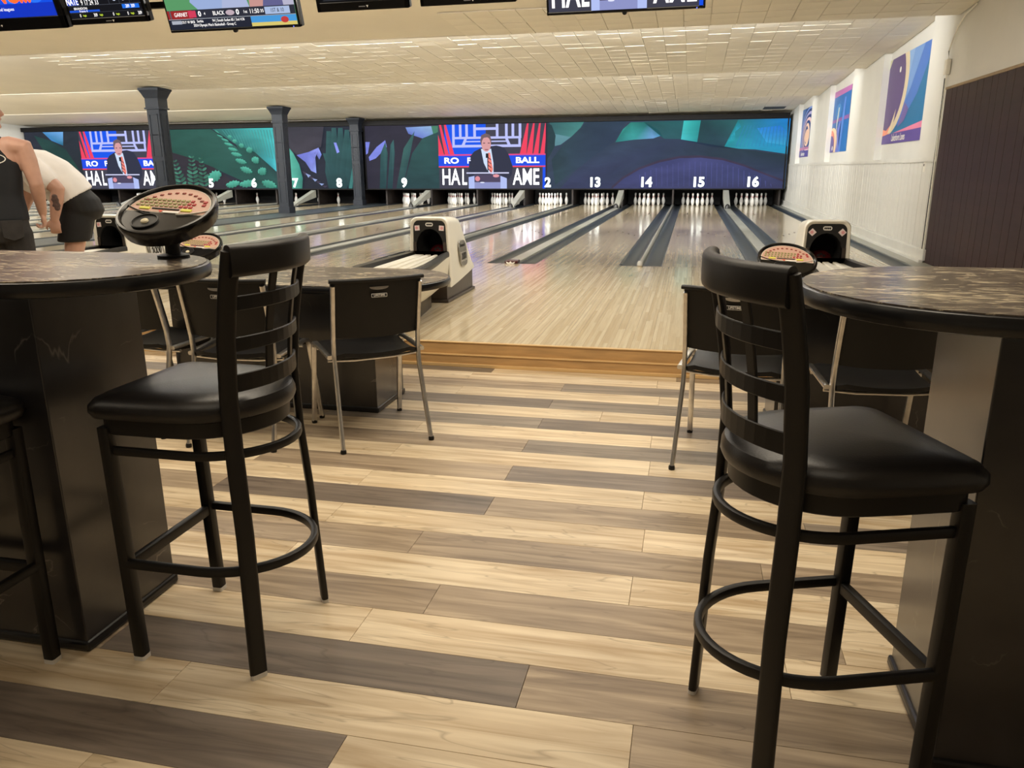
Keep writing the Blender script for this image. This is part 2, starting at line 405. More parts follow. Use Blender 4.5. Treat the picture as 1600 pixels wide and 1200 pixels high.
def text_mesh(txt, size, ext=0.001, bold=0.0, align='CENTER', shear=0.0, spacing=1.0, xs=1.0):
    cu = bpy.data.curves.new('lettering', 'FONT'); cu.body = txt; cu.size = size; cu.extrude = ext; cu.offset = bold
    cu.align_x = align; cu.align_y = 'CENTER'; cu.resolution_u = 3; cu.shear = shear; cu.space_character = spacing
    ob = bpy.data.objects.new('lettering', cu); C.objects.link(ob)
    me = bpy.data.meshes.new_from_object(ob.evaluated_get(bpy.context.evaluated_depsgraph_get()))
    C.objects.unlink(ob); bpy.data.objects.remove(ob); bpy.data.curves.remove(cu)
    if xs != 1.0:
        for v in me.vertices: v.co.x *= xs
    return me
def text(name, txt, size, m, parent, loc, rot=(PI/2, 0, 0), **k):
    me = text_mesh(txt, size, **k); me.materials.clear(); me.materials.append(m)
    return link(name, me, parent, loc, rot)

class Art:
    """flat coloured shapes in a local x,z picture plane facing -Y; each shape a hair in front of the last"""
    def __init__(s, step=0.0006): s.p = []; s.k = 0; s.step = step
    def poly(s, pts, col, mp=None):
        pts = [mp(p) if mp else p for p in pts]
        cols = [lin(c) for c in col] if isinstance(col[0], (tuple, list)) else [lin(col)]*len(pts)
        s.p.append((pts, cols, s.k)); s.k += 1
    def rect(s, x0, z0, x1, z1, col, mp=None): s.poly([(x0, z0), (x1, z0), (x1, z1), (x0, z1)], col, mp)
    def ell(s, cx, cz, rx, rz, col, rot=0, n=14, mp=None):
        a = R(rot)
        s.poly([(cx+rx*math.cos(t)*math.cos(a)-rz*math.sin(t)*math.sin(a), cz+rx*math.cos(t)*math.sin(a)+rz*math.sin(t)*math.cos(a)) for t in [2*PI*k/n for k in range(n)]], col, mp)
    def build(s, name, m, parent=None, loc=None, rot=None):
        bm = bmesh.new(); cl = bm.verts.layers.float_color.new('Col')
        for pts, cols, k in s.p:
            vs = []
            for p, c in zip(pts, cols):
                v = bm.verts.new((p[0], -k*s.step, p[1])); v[cl] = (*c, 1); vs.append(v)
            try: f = bm.faces.new(vs)
            except ValueError: continue
            bmesh.ops.triangulate(bm, faces=[f])
        bmesh.ops.recalc_face_normals(bm, faces=bm.faces[:])
        for f in bm.faces:
            if f.normal.y > 0: f.normal_flip()
        me = bpy.data.meshes.new(name); bm.to_mesh(me); bm.free()
        me.materials.append(m)
        return link(name, me, parent, loc, rot)
def clip_poly(pts, x0, x1, z0, z1):
    def cl(ps, ins, cut):
        out = []
        for i in range(len(ps)):
            a, b = ps[i-1], ps[i]
            if ins(b):
                if not ins(a): out.append(cut(a, b))
                out.append(b)
            elif ins(a): out.append(cut(a, b))
        return out
    def cx(v): return lambda a, b: (v, a[1]+(b[1]-a[1])*(v-a[0])/(b[0]-a[0]))
    def cz(v): return lambda a, b: (a[0]+(b[0]-a[0])*(v-a[1])/(b[1]-a[1]), v)
    for ins, cut in ((lambda p: p[0] >= x0, cx(x0)), (lambda p: p[0] <= x1, cx(x1)), (lambda p: p[1] >= z0, cz(z0)), (lambda p: p[1] <= z1, cz(z1))):
        pts = cl(pts, ins, cut)
        if len(pts) < 3: return []
    return pts

# ------------------------------------------------------------------ setting: floor of planks
XL, XR = -24.6, 2.87
ZA = 0.169                       # height of the approach above the seating floor
b = MB(); b.box(((XL+XR)/2, 12.0, -0.06), (XR-XL+0.4, 33, 0.1))
floor = structure(b.build('floor', mat('subfloor', (70, 62, 54), 0.8)))
pb = {}
def plank(x0, x1, y0, m):
    x1 = min(x1, XR-0.004); x0 = max(x0, -6.6)
    if x1-x0 < 0.03: return
    key = (round(x1-x0, 3), m.name)
    if key not in pb:
        q = MB(); L_ = x1-x0; W_ = 0.182
        out = [(0.0006, 0.0006), (L_-0.0006, 0.0006), (L_-0.0006, W_-0.0006), (0.0006, W_-0.0006)]
        q.prism(out, -0.012, 0.0, bev=0.0008)
        o = q.build('plank', m, floor); pb[key] = o.data; o.location = (x0, y0, 0)
    else:
        link('plank', pb[key], floor, (x0, y0, 0))
LT, MD, GR, DK = PL_LIGHT, PL_MID, PL_GREY, PL_DARK
rows = {-4: (-0.12, [LT]), -3: (-0.735, [MD, MD]), -2: (-1.3, [LT, LT]), -1: (-0.742, [DK, LT, MD]), 0: (-0.07, [LT, MD, LT]), 1: (-0.366, [DK, MD, GR]), 2: (-0.9, [LT, LT, LT]),
        3: (-0.737, [MD, MD, LT]), 4: (-0.123, [LT, LT]), 5: (0.30, [MD, MD, LT]), 6: (-0.104, [LT, LT]), 7: (-0.733, [DK, MD, GR]), 8: (-0.127, [LT, LT]),
        9: (-0.734, [MD, DK, MD]), 10: (-0.12, [LT, LT]), 11: (-0.734, [MD, GR, MD]), 12: (-0.13, [LT, LT]), 13: (-0.726, [GR, DK, LT]), 14: (-0.42, [LT, LT]),
        15: (-0.733, [DK, GR, LT]), 16: (-0.12, [LT, LT]), 17: (-0.72, [MD, GR, MD]), 18: (-1.366, [LT, LT]), 19: (-1.25, [GR, LT, MD])}
alt = [LT, MD, GR, LT, DK, MD]
for k in range(-18, 20):
    y0 = 1.466+0.182*k
    xj, seq = rows.get(k, (-0.7+0.3*(k % 4), [LT, MD] if k % 2 else [LT, LT]))
    if k < -4:                  # behind the photographer's feet: one strip of each row is enough
        plank(-2.2, -1.0, y0, seq[0]); plank(-1.0, 0.2, y0, seq[1]); plank(0.2, 1.4, y0, seq[0]); continue
    x = xj-1.22
    plank(x, xj, y0, seq[0])
    i = 1; x = xj
    while x < XR:
        plank(x, x+1.22, y0, seq[i] if i < len(seq) else (LT if k % 2 == 0 else alt[(k*3+i) % 6])); x += 1.22; i += 1
    x = xj-1.22; i = 0
    while x > -6.5:
        plank(x-1.22, x, y0, LT if k % 2 == 0 else alt[(k*5+i) % 6]); x -= 1.22; i += 1

# ------------------------------------------------------------------ setting: approach and its step
YF, YS, YP = 9.68, 5.07, 27.3
b = MB(); b.box(((XL+XR)/2, (YS+0.02+YF)/2, ZA-0.02), (XR-XL, YF-YS-0.02, 0.04), bev=0.003)
approach = structure(b.build('approach_floor', APPR))
b = MB(); b.box(((XL+XR)/2, YF-0.006, ZA+0.0004), (XR-XL, 0.012, 0.001))
b.build('foul_line', flat('foul_line_ink', (92, 72, 54)), approach)
rx = [XL, -21.5, -18.3, -15.2, -12.0, -8.9, -5.6, -2.75, 0.24, XR]
for nm, y0, z0, z1, m in (('trim_1', YS, 0.082, ZA-0.008, TRIMW), ('trim_2', YS-0.022, 0.016, 0.078, TRIMW), ('trim_3', YS-0.04, 0.0, 0.022, TRIME)):
    root = bpy.data.objects.new(nm, None); C.objects.link(root); structure(root)
    for i in range(len(rx)-1):
        q = MB(); q.box(((rx[i]+rx[i+1])/2, (y0+YS+0.04)/2, (z0+z1)/2), (rx[i+1]-rx[i]-0.003, YS+0.04-y0, z1-z0), bev=0.003)
        q.build('riser_board', m, root)
        if nm != 'trim_3':
            q = MB(); q.box(((rx[i]+rx[i+1])/2, (y0-0.006+YS+0.04)/2, z1+0.003), (rx[i+1]-rx[i]-0.003, YS+0.046-y0, 0.0075), bev=0.002)
            q.build('nosing', TRIME, root)

# ------------------------------------------------------------------ lanes
LX = {16: 1.885, 15: 0.213, 14: -1.342, 13: -3.012, 12: -4.573, 11: -6.243, 10: -7.803, 9: -9.473,
      8: -11.98, 7: -13.65, 6: -15.21, 5: -16.88, 4: -18.44, 3: -20.11, 2: -21.67, 1: -23.34}
HW, GW = 0.515, 0.235
q = MB(); q.box((0, (YF+27.15)/2, ZA-0.02), (2*HW, 27.15-YF, 0.04), bev=0.002)
bed0 = q.build('lane_bed', LANE); bed_me = bed0.data; bpy.data.objects.remove(bed0)
q = MB()
prof = [(-GW/2, 0.0), (-GW/2+0.012, -0.004)] + [(math.sin(a)*(GW/2-0.016), 0.006-math.cos(a)*0.062) for a in [R(-80+20*k) for k in range(9)]] + [(GW/2-0.012, -0.004), (GW/2, 0.0), (GW/2, -0.075), (-GW/2, -0.075)]
q.loft([[(p[0], y, ZA+p[1]) for p in prof] for y in (YF, 27.3)])
g0 = q.build('gutter', GUTTER); gut_me = g0.data; bpy.data.objects.remove(g0)
q = MB()
for x, y in [(-0.32, 12.0), (-0.24, 12.2), (-0.16, 12.0), (-0.08, 12.2), (0.08, 12.2), (0.16, 12.0), (0.24, 12.2), (0.32, 12.0)]: q.lathe([(0.012, 0), (0.012, 0.0012)], (x, y, ZA), 8)
for i in range(7):
    x = (i-3)*0.132; y = 14.2+(3-abs(i-3))*0.35
    q.add([(x-0.02, y, ZA+0.001), (x+0.02, y, ZA+0.001), (x, y+0.15, ZA+0.001)], [(0, 1, 2)])
for x in (-0.28, 0.28): q.box((x, 21.5, ZA+0.0006), (0.02, 0.8, 0.001))
d0 = q.build('lane_dots', flat('dot_ink', (72, 52, 36))); dot_me = d0.data; bpy.data.objects.remove(d0)
NW = ['zero', 'one', 'two', 'three', 'four', 'five', 'six', 'seven', 'eight', 'nine', 'ten', 'eleven', 'twelve', 'thirteen', 'fourteen', 'fifteen', 'sixteen']
for n in range(16, 0, -1):
    t = thing('bowling_lane', 'polished maple bowling lane running down to the number %s' % NW[n], 'lane', (LX[n], 0, 0))
    link('lane_bed', bed_me, t)
    for s in (-1, 1): link('gutter', gut_me, t, (s*(HW+GW/2), 0, 0))
    if n > 8: stuff(link('lane_dots', dot_me, t))
    if n % 2 == 0 and n != 16:
        q = MB(); q.box((HW+0.03, YF+0.6, ZA+0.008), (0.03, 1.1, 0.014), bev=0.004); q.build('bumper_rail', CAPD, t)

def division(x, wide, a, c_):
    if wide:
        t = thing('lane_divider', 'wide grey divider between lanes %s and %s, ending in a sloped ramp' % (NW[a], NW[c_]), 'divider', (x, 0, 0))
        y = YF+0.16; i = 0
        ln = [2.6, 2.9, 2.5, 2.2, 1.9, 2.6]
        while y < 24.2:
            y1 = min(24.3, y+ln[i % 6]); q = MB()
            q.box((0, (y+y1)/2, ZA+0.002), (0.165, y1-y-0.006, 0.03), bev=0.006); q.build('cap_section', CAPG, t); y = y1; i += 1
        q = MB(); q.prism([(-0.083, YF+0.15), (0.083, YF+0.15), (0.083, YF+0.0), (0.05, YF-0.03), (-0.05, YF-0.03), (-0.083, YF+0.0)], ZA+0.001, ZA+0.035, bev=0.008)
        e = q.build('end_block', mat('dark_red_plastic', (74, 30, 28), 0.25), t)
        q = MB(); q.prism([(-0.045, 0), (0.045, 0), (0.06, 0.05), (0.02, 0.02), (0, 0.06), (-0.02, 0.02), (-0.06, 0.05)], 0, 0.006, f=lambda X, Y, Z: (X, YF-0.034+Z*0-0.004-Z, ZA+0.003+Y*0.5))
        q.build('crown_mark', CREAMW, e)
        q = MB(); q.add([(sx*0.085, y_, z_) for sx in (-1, 1) for y_, z_ in ((24.1, ZA+0.02), (25.76, 0.42), (25.76, 0.66), (24.1, ZA+0.06))],
                        [(0, 1, 2, 3), (4, 7, 6, 5), (0, 3, 7, 4), (3, 2, 6, 7), (1, 5, 6, 2), (0, 4, 5, 1)])
        q.build('ramp', mat('ramp_grey', (160, 160, 150), 0.5, var=0.1, scale=3), t)
        q = MB(); q.lathe([(0.08, 0), (0.076, 0.05), (0.055, 0.1), (0.02, 0.13)], (0, 24.0, ZA+0.017), 10, sy=0.9); q.build('bumper_stop', BRBLACK, t)
    else:
        t = thing('lane_divider', 'thin rounded grey rail between lanes %s and %s' % (NW[a], NW[c_]), 'divider', (x, 0, 0))
        q = MB(); q.loft([[(math.cos(R(180-22.5*k))*0.024, y_, ZA+0.01+math.sin(R(180-22.5*k))*0.04) for k in range(9)]+[(0.024, y_, ZA-0.05), (-0.024, y_, ZA-0.05)] for y_ in (YF+0.05, 26.06)])
        q.build('rail', CAPG, t)
        q = MB(); q.lathe([(0.026, 0.0), (0.036, 0.01), (0.034, 0.04), (0.02, 0.065)], (0, YF-0.02, ZA+0.001), 10); q.build('end_cap', mat('clear_grey_plastic', (190, 188, 180), 0.12), t)
n_ok = True
for a in range(15, 0, -1):
    if a == 8: continue
    division((LX[a]+LX[a+1])/2, a % 2 == 1, a, a+1)
b = MB(); b.box((-10.727, (YF+27.3)/2, ZA-0.01), (1.01, 27.3-YF, 0.03), bev=0.004)
structure(b.build('aisle_floor', CAPD))
b = MB(); b.box((2.755, (YF+27.3)/2, ZA-0.005), (0.24, 27.3-YF, 0.03), bev=0.006)
structure(b.build('trim_4', CAPG))

# ------------------------------------------------------------------ pins
pin_prof = [(0.0255, 0), (0.029, 0.004), (0.0359, 0.019), (0.0490, 0.057), (0.0578, 0.095), (0.0605, 0.114), (0.0578, 0.150), (0.0490, 0.184), (0.0350, 0.222), (0.0250, 0.255), (0.0230, 0.274), (0.0240, 0.300), (0.0295, 0.325), (0.0323, 0.343), (0.0290, 0.362), (0.0170, 0.377), (0.004, 0.381)]
q = MB(); q.lathe(pin_prof, n=12); o = q.build('pin_body', PINW); pin_me = o.data; bpy.data.objects.remove(o)
q = MB(); q.lathe([(0.0262, 0.252), (0.0250, 0.262)], n=12); q.lathe([(0.0243, 0.276), (0.0247, 0.288)], n=12); o = q.build('pin_stripes', PINR); st_me = o.data; bpy.data.objects.remove(o)
ROWN = ['head pin at the front', 'left pin of the second row', 'right pin of the second row', 'left pin of the third row', 'middle pin of the third row', 'right pin of the third row',
        'leftmost pin of the back row', 'second pin from the left in the back row', 'third pin from the left in the back row', 'rightmost pin of the back row']
deck = []
for r_ in range(4):
    for c_ in range(r_+1): deck.append(((c_-r_/2)*0.3048, 26.12+r_*0.264))
full = {n: range(10) for n in range(9, 17)}
full.update({8: (6, 9), 7: (6, 3, 9), 6: (6, 9), 5: (6, 7, 9), 4: range(10), 3: range(10)})
for n, ids in full.items():
    for i in ids:
        o = link('bowling_pin', pin_me, None, (LX[n]+deck[i][0], deck[i][1], ZA))
        tag(o, 'white bowling pin, %s on lane %s' % (ROWN[i], NW[n]), 'pin', 'bowling pins on lane %s' % NW[n])
        link('neck_stripes', st_me, o)

# ------------------------------------------------------------------ pin pits and far wall
b = MB(); b.box(((XL+XR)/2, 28.4, 1.6), (XR-XL+0.4, 0.2, 3.4)); structure(b.build('wall_far', DARKPIT))
for n in range(1, 17):
    q = MB(); q.box((0, 0, 0), (1.5, 0.05, 0.72), bev=0.01)
    tag(q.build('pit_curtain', DARKPIT, None, (LX[n], 27.6, 0.5)), 'black curtain at the back of the pin deck on lane %s' % NW[n], 'curtain', 'pin deck curtains')
ks = sorted(set([round((LX[a]+LX[a+1])/2, 3) for a in range(1, 16) if a != 8] + [round(v, 3) for v in (LX[16]+0.79, LX[9]-0.79, LX[8]+0.79, LX[1]-0.79)]))
nm_ = {}
for a in range(1, 16): nm_[round((LX[a]+LX[a+1])/2, 3)] = 'between lanes %s and %s' % (NW[a], NW[a+1])
nm_.update({round(LX[16]+0.79, 3): 'right of lane sixteen', round(LX[9]-0.79, 3): 'at the left side of lane nine', round(LX[8]+0.79, 3): 'at the right side of lane eight', round(LX[1]-0.79, 3): 'left of lane one'})
for x in ks:
    q = MB(); q.box((0, 0, -0.084), (0.056, 1.5, 0.728), bev=0.006)
    tag(q.build('kickback_board', KICK, None, (x, 26.85, ZA+0.275)), 'dark brown side board of the pin deck ' + nm_[x], 'board', 'pin deck side boards')

# ------------------------------------------------------------------ walls
b = MB(); b.box((XL-0.1, 12.5, 1.65), (0.2, 32, 3.4)); structure(b.build('wall_left', WHITE))
b = MB(); b.box(((XL+XR)/2, -3.4, 1.65), (XR-XL+0.4, 0.2, 3.4)); structure(b.build('wall_rear', WHITE))
# right wall: solid back plus upper skin with three picture recesses
b = MB()
b.box((3.20, 12.5, 1.65), (0.2, 32, 3.4))
REC = [(11.55, 14.22), (16.66, 19.3), (22.0, 24.6)]
ys = [-3.4] + [v for r_ in REC for v in r_] + [28.4]
for i in range(0, len(ys), 2): b.box((XR+0.115, (ys[i]+ys[i+1])/2, 2.33), (0.23, ys[i+1]-ys[i], 1.86))
for y0, y1 in REC: b.box((XR+0.17, (y0+y1)/2, 2.33), (0.12, y1-y0, 1.86))
b.box((XR+0.125, 12.5, 0.7), (0.21, 32, 1.41))
wall_r = structure(b.build('wall_right', WHITE))
# vertical white boards below the rail
bw = 0.2; y = 10.62
bd = MB(); bd.prism([(0.007, 0), (bw-0.007, 0), (bw-0.007, 1.06), (0.007, 1.06)], 0, 0.03, bev=0.005, f=lambda X, Y, Z: (-Z, X, Y))
o = bd.build('wainscot_board', WHITEB); bd_me = o.data; bpy.data.objects.remove(o)
while y < 27.0:
    link('wainscot_board', bd_me, wall_r, (XR+0.02+random.uniform(-0.002, 0.002), y, 0.335)); y += bw
rl = MB(); rl.sweep([(XR-0.004, y_, 1.405+0.004*math.sin(y_*3)) for y_ in [10.6+0.5*k for k in range(34)]], [(-0.02, -0.03), (0.03, -0.022), (0.045, 0.0), (0.03, 0.022), (-0.02, 0.026)], smooth=False)
rl.build('chair_rail', WHITEB, wall_r)
b = MB(); b.box((XR-0.005, 18.9, 0.25), (0.09, 16.7, 0.17), bev=0.01); b.box((XR-0.02, 18.9, 0.19), (0.14, 16.7, 0.05), bev=0.012)
structure(b.build('baseboard_right', WHITEB))
# dark brown panelled section nearer the seating
y = 10.6; k = 0
while y > 3.0:
    wd = [0.245, 0.17, 0.215, 0.2, 0.26, 0.18][k % 6]
    q = MB(); q.prism([(0.003, 0), (wd-0.003, 0), (wd-0.003, 2.21-0.02), (0.003, 2.21-0.02)], 0, 0.022, bev=0.004, f=lambda X, Y, Z: (-Z, X, Y))
    q.build('panel_board', BROWNP, wall_r, (XR+0.004, y-wd, 0.0)); y -= wd; k += 1
q = MB(); q.box((XR-0.01, 6.8, 2.2), (0.035, 7.6, 0.03), bev=0.005); q.build('panel_cap', mat('tan_trim', (150, 128, 98), 0.5), wall_r)
q = MB(); q.box((XR-0.012, 5.9, 0.24), (0.03, 9.3, 0.1), bev=0.006)
# conduit, box and cable
t = thing('wall_conduit', 'white conduit with a switch box and cable at the edge of the dark panelling', 'conduit', (XR-0.03, 10.63, 0.17))
q = MB(); q.sweep([(0, 0.01, 0.0), (0, 0, 0.12), (0.004, 0, 0.9), (0, 0, 1.5), (0.003, 0, 2.2)], circ(0.011, 8)); q.build('pipe', CREAMW, t)
q = MB(); q.box((0, 0, 2.27), (0.05, 0.1, 0.17), bev=0.01); q.build('switch_box', CREAMW, t)
q = MB(); q.sweep([(0, 0, 2.35), (0.0, 0.02, 2.45), (0.005, -0.08, 2.58), (0.005, -0.22, 2.68), (0.0, -0.42, 2.76), (0.005, -0.75, 2.81)], circ(0.008, 6)); q.build('cable', CREAMW, t)
q = MB(); q.sweep([(-0.006, 0.035, 0.0), (-0.006, 0.03, 0.7), (0.0, 0.032, 1.4), (-0.004, 0.03, 2.15)], circ(0.006, 6)); q.build('cord', PRK, t)
t = thing('wall_outlet', 'white power outlet on the boards left of the dark panelling', 'outlet', (XR-0.004, 11.13, 1.316))
q = MB(); q.prism(rrect(0.075, 0.12, 0.008), 0, 0.012, bev=0.003, f=lambda X, Y, Z: (-Z, X, Y)); q.build('cover_plate', CREAMW, t)
for z in (-0.025, 0.025):
    q = MB(); q.prism(rrect(0.032, 0.03, 0.01), 0.011, 0.015, f=lambda X, Y, Z: (-Z, X, Y+z)); q.build('socket', PRK if z > 0 else CREAMW, t)

# ------------------------------------------------------------------ ceiling: stepped baffles with tiles
LIPS = [5.3, 10.5, 15.55, 20.9, 26.2]
ZH, ZL = 3.225, 2.99
b = MB()
x0, x1 = XL-0.1, XR+0.14
b.box(((x0+x1)/2, 0.9, 3.27), (x1-x0, 8.8, 0.06))
def bay(y0, y1):
    b.add([(x, y_, z) for x in (x0, x1) for y_, z in ((y0, ZH), (y1, ZL), (y1, ZL+0.05), (y0, ZH+0.06))], [(0, 1, 2, 3), (4, 7, 6, 5), (0, 4, 5, 1), (3, 2, 6, 7), (0, 3, 7, 4), (1, 5, 6, 2)])
for i in range(4):
    bay(LIPS[i], LIPS[i+1])
    b.box(((x0+x1)/2, LIPS[i+1]+0.012, (ZL+ZH)/2+0.02), (x1-x0, 0.024, ZH-ZL+0.06))
b.box(((x0+x1)/2, 5.31, 3.14), (x1-x0, 0.024, 0.3))
b.box(((x0+x1)/2, 27.3, 3.0), (x1-x0, 2.2, 0.04))
ceiling = structure(b.build('ceiling', CEIL))
TS = 0.305
sl = math.atan2(ZH-ZL, 5.2)
tb = MB(); tb.prism([(-TS/2+0.003, -TS/2+0.003), (TS/2-0.003, -TS/2+0.003), (TS/2-0.003, TS/2-0.003), (-TS/2+0.003, TS/2-0.003)], -0.014, 0.0, bev=0.0)
o = tb.build('ceiling_tile', TILE); tile_me = o.data; bpy.data.objects.remove(o)
cand = []
for bi in (0, 1, 2, 3):
    y0, y1 = LIPS[bi], LIPS[bi+1]; nrow = int((y1-y0)/TS)
    for r_ in range(nrow):
        yc = y1-TS*(r_+0.5)-0.01
        if bi == 0 and yc < 9.3: continue
        for c_ in range(45):
            xc = XR-TS*(c_+0.5)-0.01
            if bi == 0 and xc < -3.0: continue
            zc = ZH+(ZL-ZH)*(yc-y0)/(y1-y0)-0.002
            if yc < y0+0.2: continue
            cand.append((math.hypot(xc, yc)*(1.0 if bi else 0.9), xc, yc, zc, bi, r_))
cand.sort()
big = MB()
for i, (d_, xc, yc, zc, bi, r_) in enumerate(cand):
    loose = random.random()
    tx = -sl+random.gauss(0, 0.005)+(random.choice((-1, 1))*0.022 if loose > 0.965 else 0); ty = random.gauss(0, 0.006)
    if i < 290:
        link('ceiling_tile', tile_me, ceiling, (xc, yc, zc+random.uniform(-0.003, 0.002)), (tx, ty, 0))
    else:
        big.box((xc, yc, zc-0.007), (TS-0.006, TS-0.006, 0.012), 1 if (bi == 3 and 24.9 < yc < 25.6 and 1.9 < xc < 2.7) else 0, rot=Euler((tx, ty, 0)).to_matrix())
stuff(big.build('far_ceiling_tiles', [TILE, TILED], ceiling))

# ------------------------------------------------------------------ LED walls above the pins
GRID = [(45, -24.4), (130, -22.02), (250, -18.8), (350, -16.23), (430, -14.24), (560, -11.13), (640, -9.29), (740, -7.06), (860, -4.49), (980, -2.03), (1100, 0.33), (1231, 2.81)]
def gx(u):
    for (a, xa), (c, xc) in zip(GRID, GRID[1:]):
        if u <= c or c == 1231: return xa+(xc-xa)*(u-a)/(c-a)
Z0, Z1 = 0.705, 2.75
def gz(u, v):
    top = 197-(u-573)*0.0187; bot = 297-(u-573)*0.0034
    return Z1-(v-top)/(bot-top)*(Z1-Z0)
def mp(p): return (gx(p[0]), gz(*p))

def draw_video(art, x0, x1, z0, z1, xmax=None, txt=None):
    """the televised speech: u 0..1 left to right, v 0..1 top to bottom"""
    xm = xmax if xmax is not None else x1
    def P(pts, col):
        q = clip_poly([(x0+p[0]*(x1-x0), z1-p[1]*(z1-z0)) for p in pts], x0, xm, z0, z1)
        if len(q) > 2: art.poly(q, col)
    def Rr(a, c, b_, d, col): P([(a, c), (b_, c), (b_, d), (a, d)], col)
    Rr(0, 0, 1, 1, (62, 62, 76))
    Rr(0.06, 0, 0.45, 0.50, (10, 84, 232))
    for tri in ([(0, 0.15), (0, 0.46), (0.052, 0.46)], [(0.012, 0.0), (0.03, 0.0), (0.098, 0.46), (0.06, 0.46)], [(0.058, 0.0), (0.078, 0.0), (0.15, 0.46), (0.108, 0.46)]): P(tri, (238, 62, 92))
    for k in range(4): P([(0.83+0.055*k, 0.0), (0.845+0.055*k, 0.0), (0.825+0.055*k, 0.46), (0.765+0.062*k, 0.46)], (238, 62, 92))
    LV = (186, 192, 246)
    for a in (0.135, 0.20, 0.26, 0.335, 0.545, 0.63, 0.69, 0.755): Rr(a, 0, a+0.024, 0.22, LV)
    Rr(0.135, 0.19, 0.775, 0.225, LV); Rr(0.135, 0.19, 0.158, 0.35, LV); Rr(0.752, 0.19, 0.775, 0.35, LV); Rr(0.135, 0.315, 0.775, 0.355, LV)
    Rr(0.335, 0.05, 0.57, 0.09, LV); Rr(0.25, 0.255, 0.66, 0.275, LV)
    P([(0.25, 0.22), (0.275, 0.22), (0.25, 0.33), (0.22, 0.33)], LV); P([(0.63, 0.22), (0.655, 0.22), (0.685, 0.33), (0.655, 0.33)], LV)
    Rr(0, 0.46, 1, 0.482, (226, 70, 130)); Rr(0, 0.482, 1, 0.645, (22, 74, 226)); Rr(0, 0.645, 1, 0.665, (238, 70, 92))
    Rr(0.975, 0.665, 1, 1, (20, 80, 230))
    # speaker
    P([(0.28, 0.78), (0.30, 0.50), (0.34, 0.42), (0.42, 0.355), (0.55, 0.33), (0.62, 0.36), (0.66, 0.46), (0.70, 0.66), (0.69, 0.78), (0.66, 0.86), (0.30, 0.86)], (42, 46, 66))
    P([(0.405, 0.38), (0.50, 0.38), (0.52, 0.60), (0.52, 0.78), (0.47, 0.74), (0.43, 0.60)], (206, 222, 246))
    P([(0.47, 0.44), (0.49, 0.44), (0.515, 0.70), (0.50, 0.78), (0.475, 0.70), (0.462, 0.58)], (240, 130, 116))
    for k in range(4): P([(0.465, 0.50+0.06*k), (0.50, 0.545+0.06*k), (0.50, 0.56+0.06*k), (0.465, 0.515+0.06*k)], (72, 40, 62))
    art.ell(x0+0.452*(x1-x0), z1-0.26*(z1-z0), 0.052*(x1-x0), 0.115*(z1-z0), (112, 92, 96))
    art.ell(x0+0.455*(x1-x0), z1-0.31*(z1-z0), 0.044*(x1-x0), 0.115*(z1-z0), (214, 156, 158))
    P([(0.402, 0.25), (0.41, 0.17), (0.45, 0.14), (0.49, 0.165), (0.502, 0.23), (0.48, 0.20), (0.43, 0.21)], (112, 92, 96))
    P([(0.425, 0.285), (0.445, 0.285), (0.445, 0.298), (0.425, 0.298)], (96, 60, 70)); P([(0.47, 0.285), (0.49, 0.285), (0.49, 0.298), (0.47, 0.298)], (96, 60, 70))
    P([(0.44, 0.385), (0.475, 0.385), (0.47, 0.40), (0.445, 0.40)], (150, 80, 92))
    P([(0.45, 0.45), (0.475, 0.45), (0.475, 0.52), (0.45, 0.52)], (24, 22, 30)); P([(0.464, 0.5), (0.472, 0.5), (0.472, 0.76), (0.464, 0.76)], (24, 22, 30))
    # clear lectern
    P([(0.285, 0.82), (0.34, 0.80), (0.34, 1.0), (0.285, 1.0)], (176, 190, 240)); P([(0.585, 0.80), (0.645, 0.84), (0.645, 1.0), (0.585, 1.0)], (176, 190, 240))
    P([(0.34, 0.78), (0.585, 0.78), (0.585, 0.9), (0.34, 0.9)], (74, 66, 92)); P([(0.34, 0.9), (0.585, 0.9), (0.585, 1.0), (0.34, 1.0)], (140, 146, 196))
    Rr(0.265, 0.745, 0.665, 0.765, (206, 208, 240))
    art.ell(x0+0.37*(x1-x0), z1-0.845*(z1-z0), 0.024*(x1-x0), 0.04*(z1-z0), (220, 140, 150)); art.ell(x0+0.545*(x1-x0), z1-0.80*(z1-z0), 0.03*(x1-x0), 0.025*(z1-z0), (226, 150, 160))
    art.ell(x0+0.415*(x1-x0), z1-0.905*(z1-z0), 0.022*(x1-x0), 0.01*(z1-z0), (226, 230, 250))
VSTEP = 0.0006
def video_text(par, x0, x1, z0, z1, y, right=True):
    W_, H_ = x1-x0, z1-z0
    def T(s_, u, v, h, m, xs=1.0, bold=0.0):
        o = text('lettering', s_, h*H_, m, par, (x0+u*W_, y, z1-v*H_), bold=bold*h*H_, xs=xs, ext=0.0004); return o
    lv = flat('video_lavender', (190, 196, 246), 1.0)
    T('RO', 0.125, 0.563, 0.125, lv, 1.45, 0.03); T('F', 0.29, 0.563, 0.125, lv, 1.0, 0.03)
    T('HA', 0.115, 0.83, 0.36, VIDW, 0.62, 0.012); T('L', 0.245, 0.83, 0.36, VIDW, 0.5, 0.012)
    if right:
        T('BALL', 0.835, 0.563, 0.125, lv, 1.4, 0.03); T('AME', 0.825, 0.83, 0.36, VIDW, 0.62, 0.012)
    else:
        T('BA', 0.785, 0.563, 0.125, lv, 1.3, 0.03)

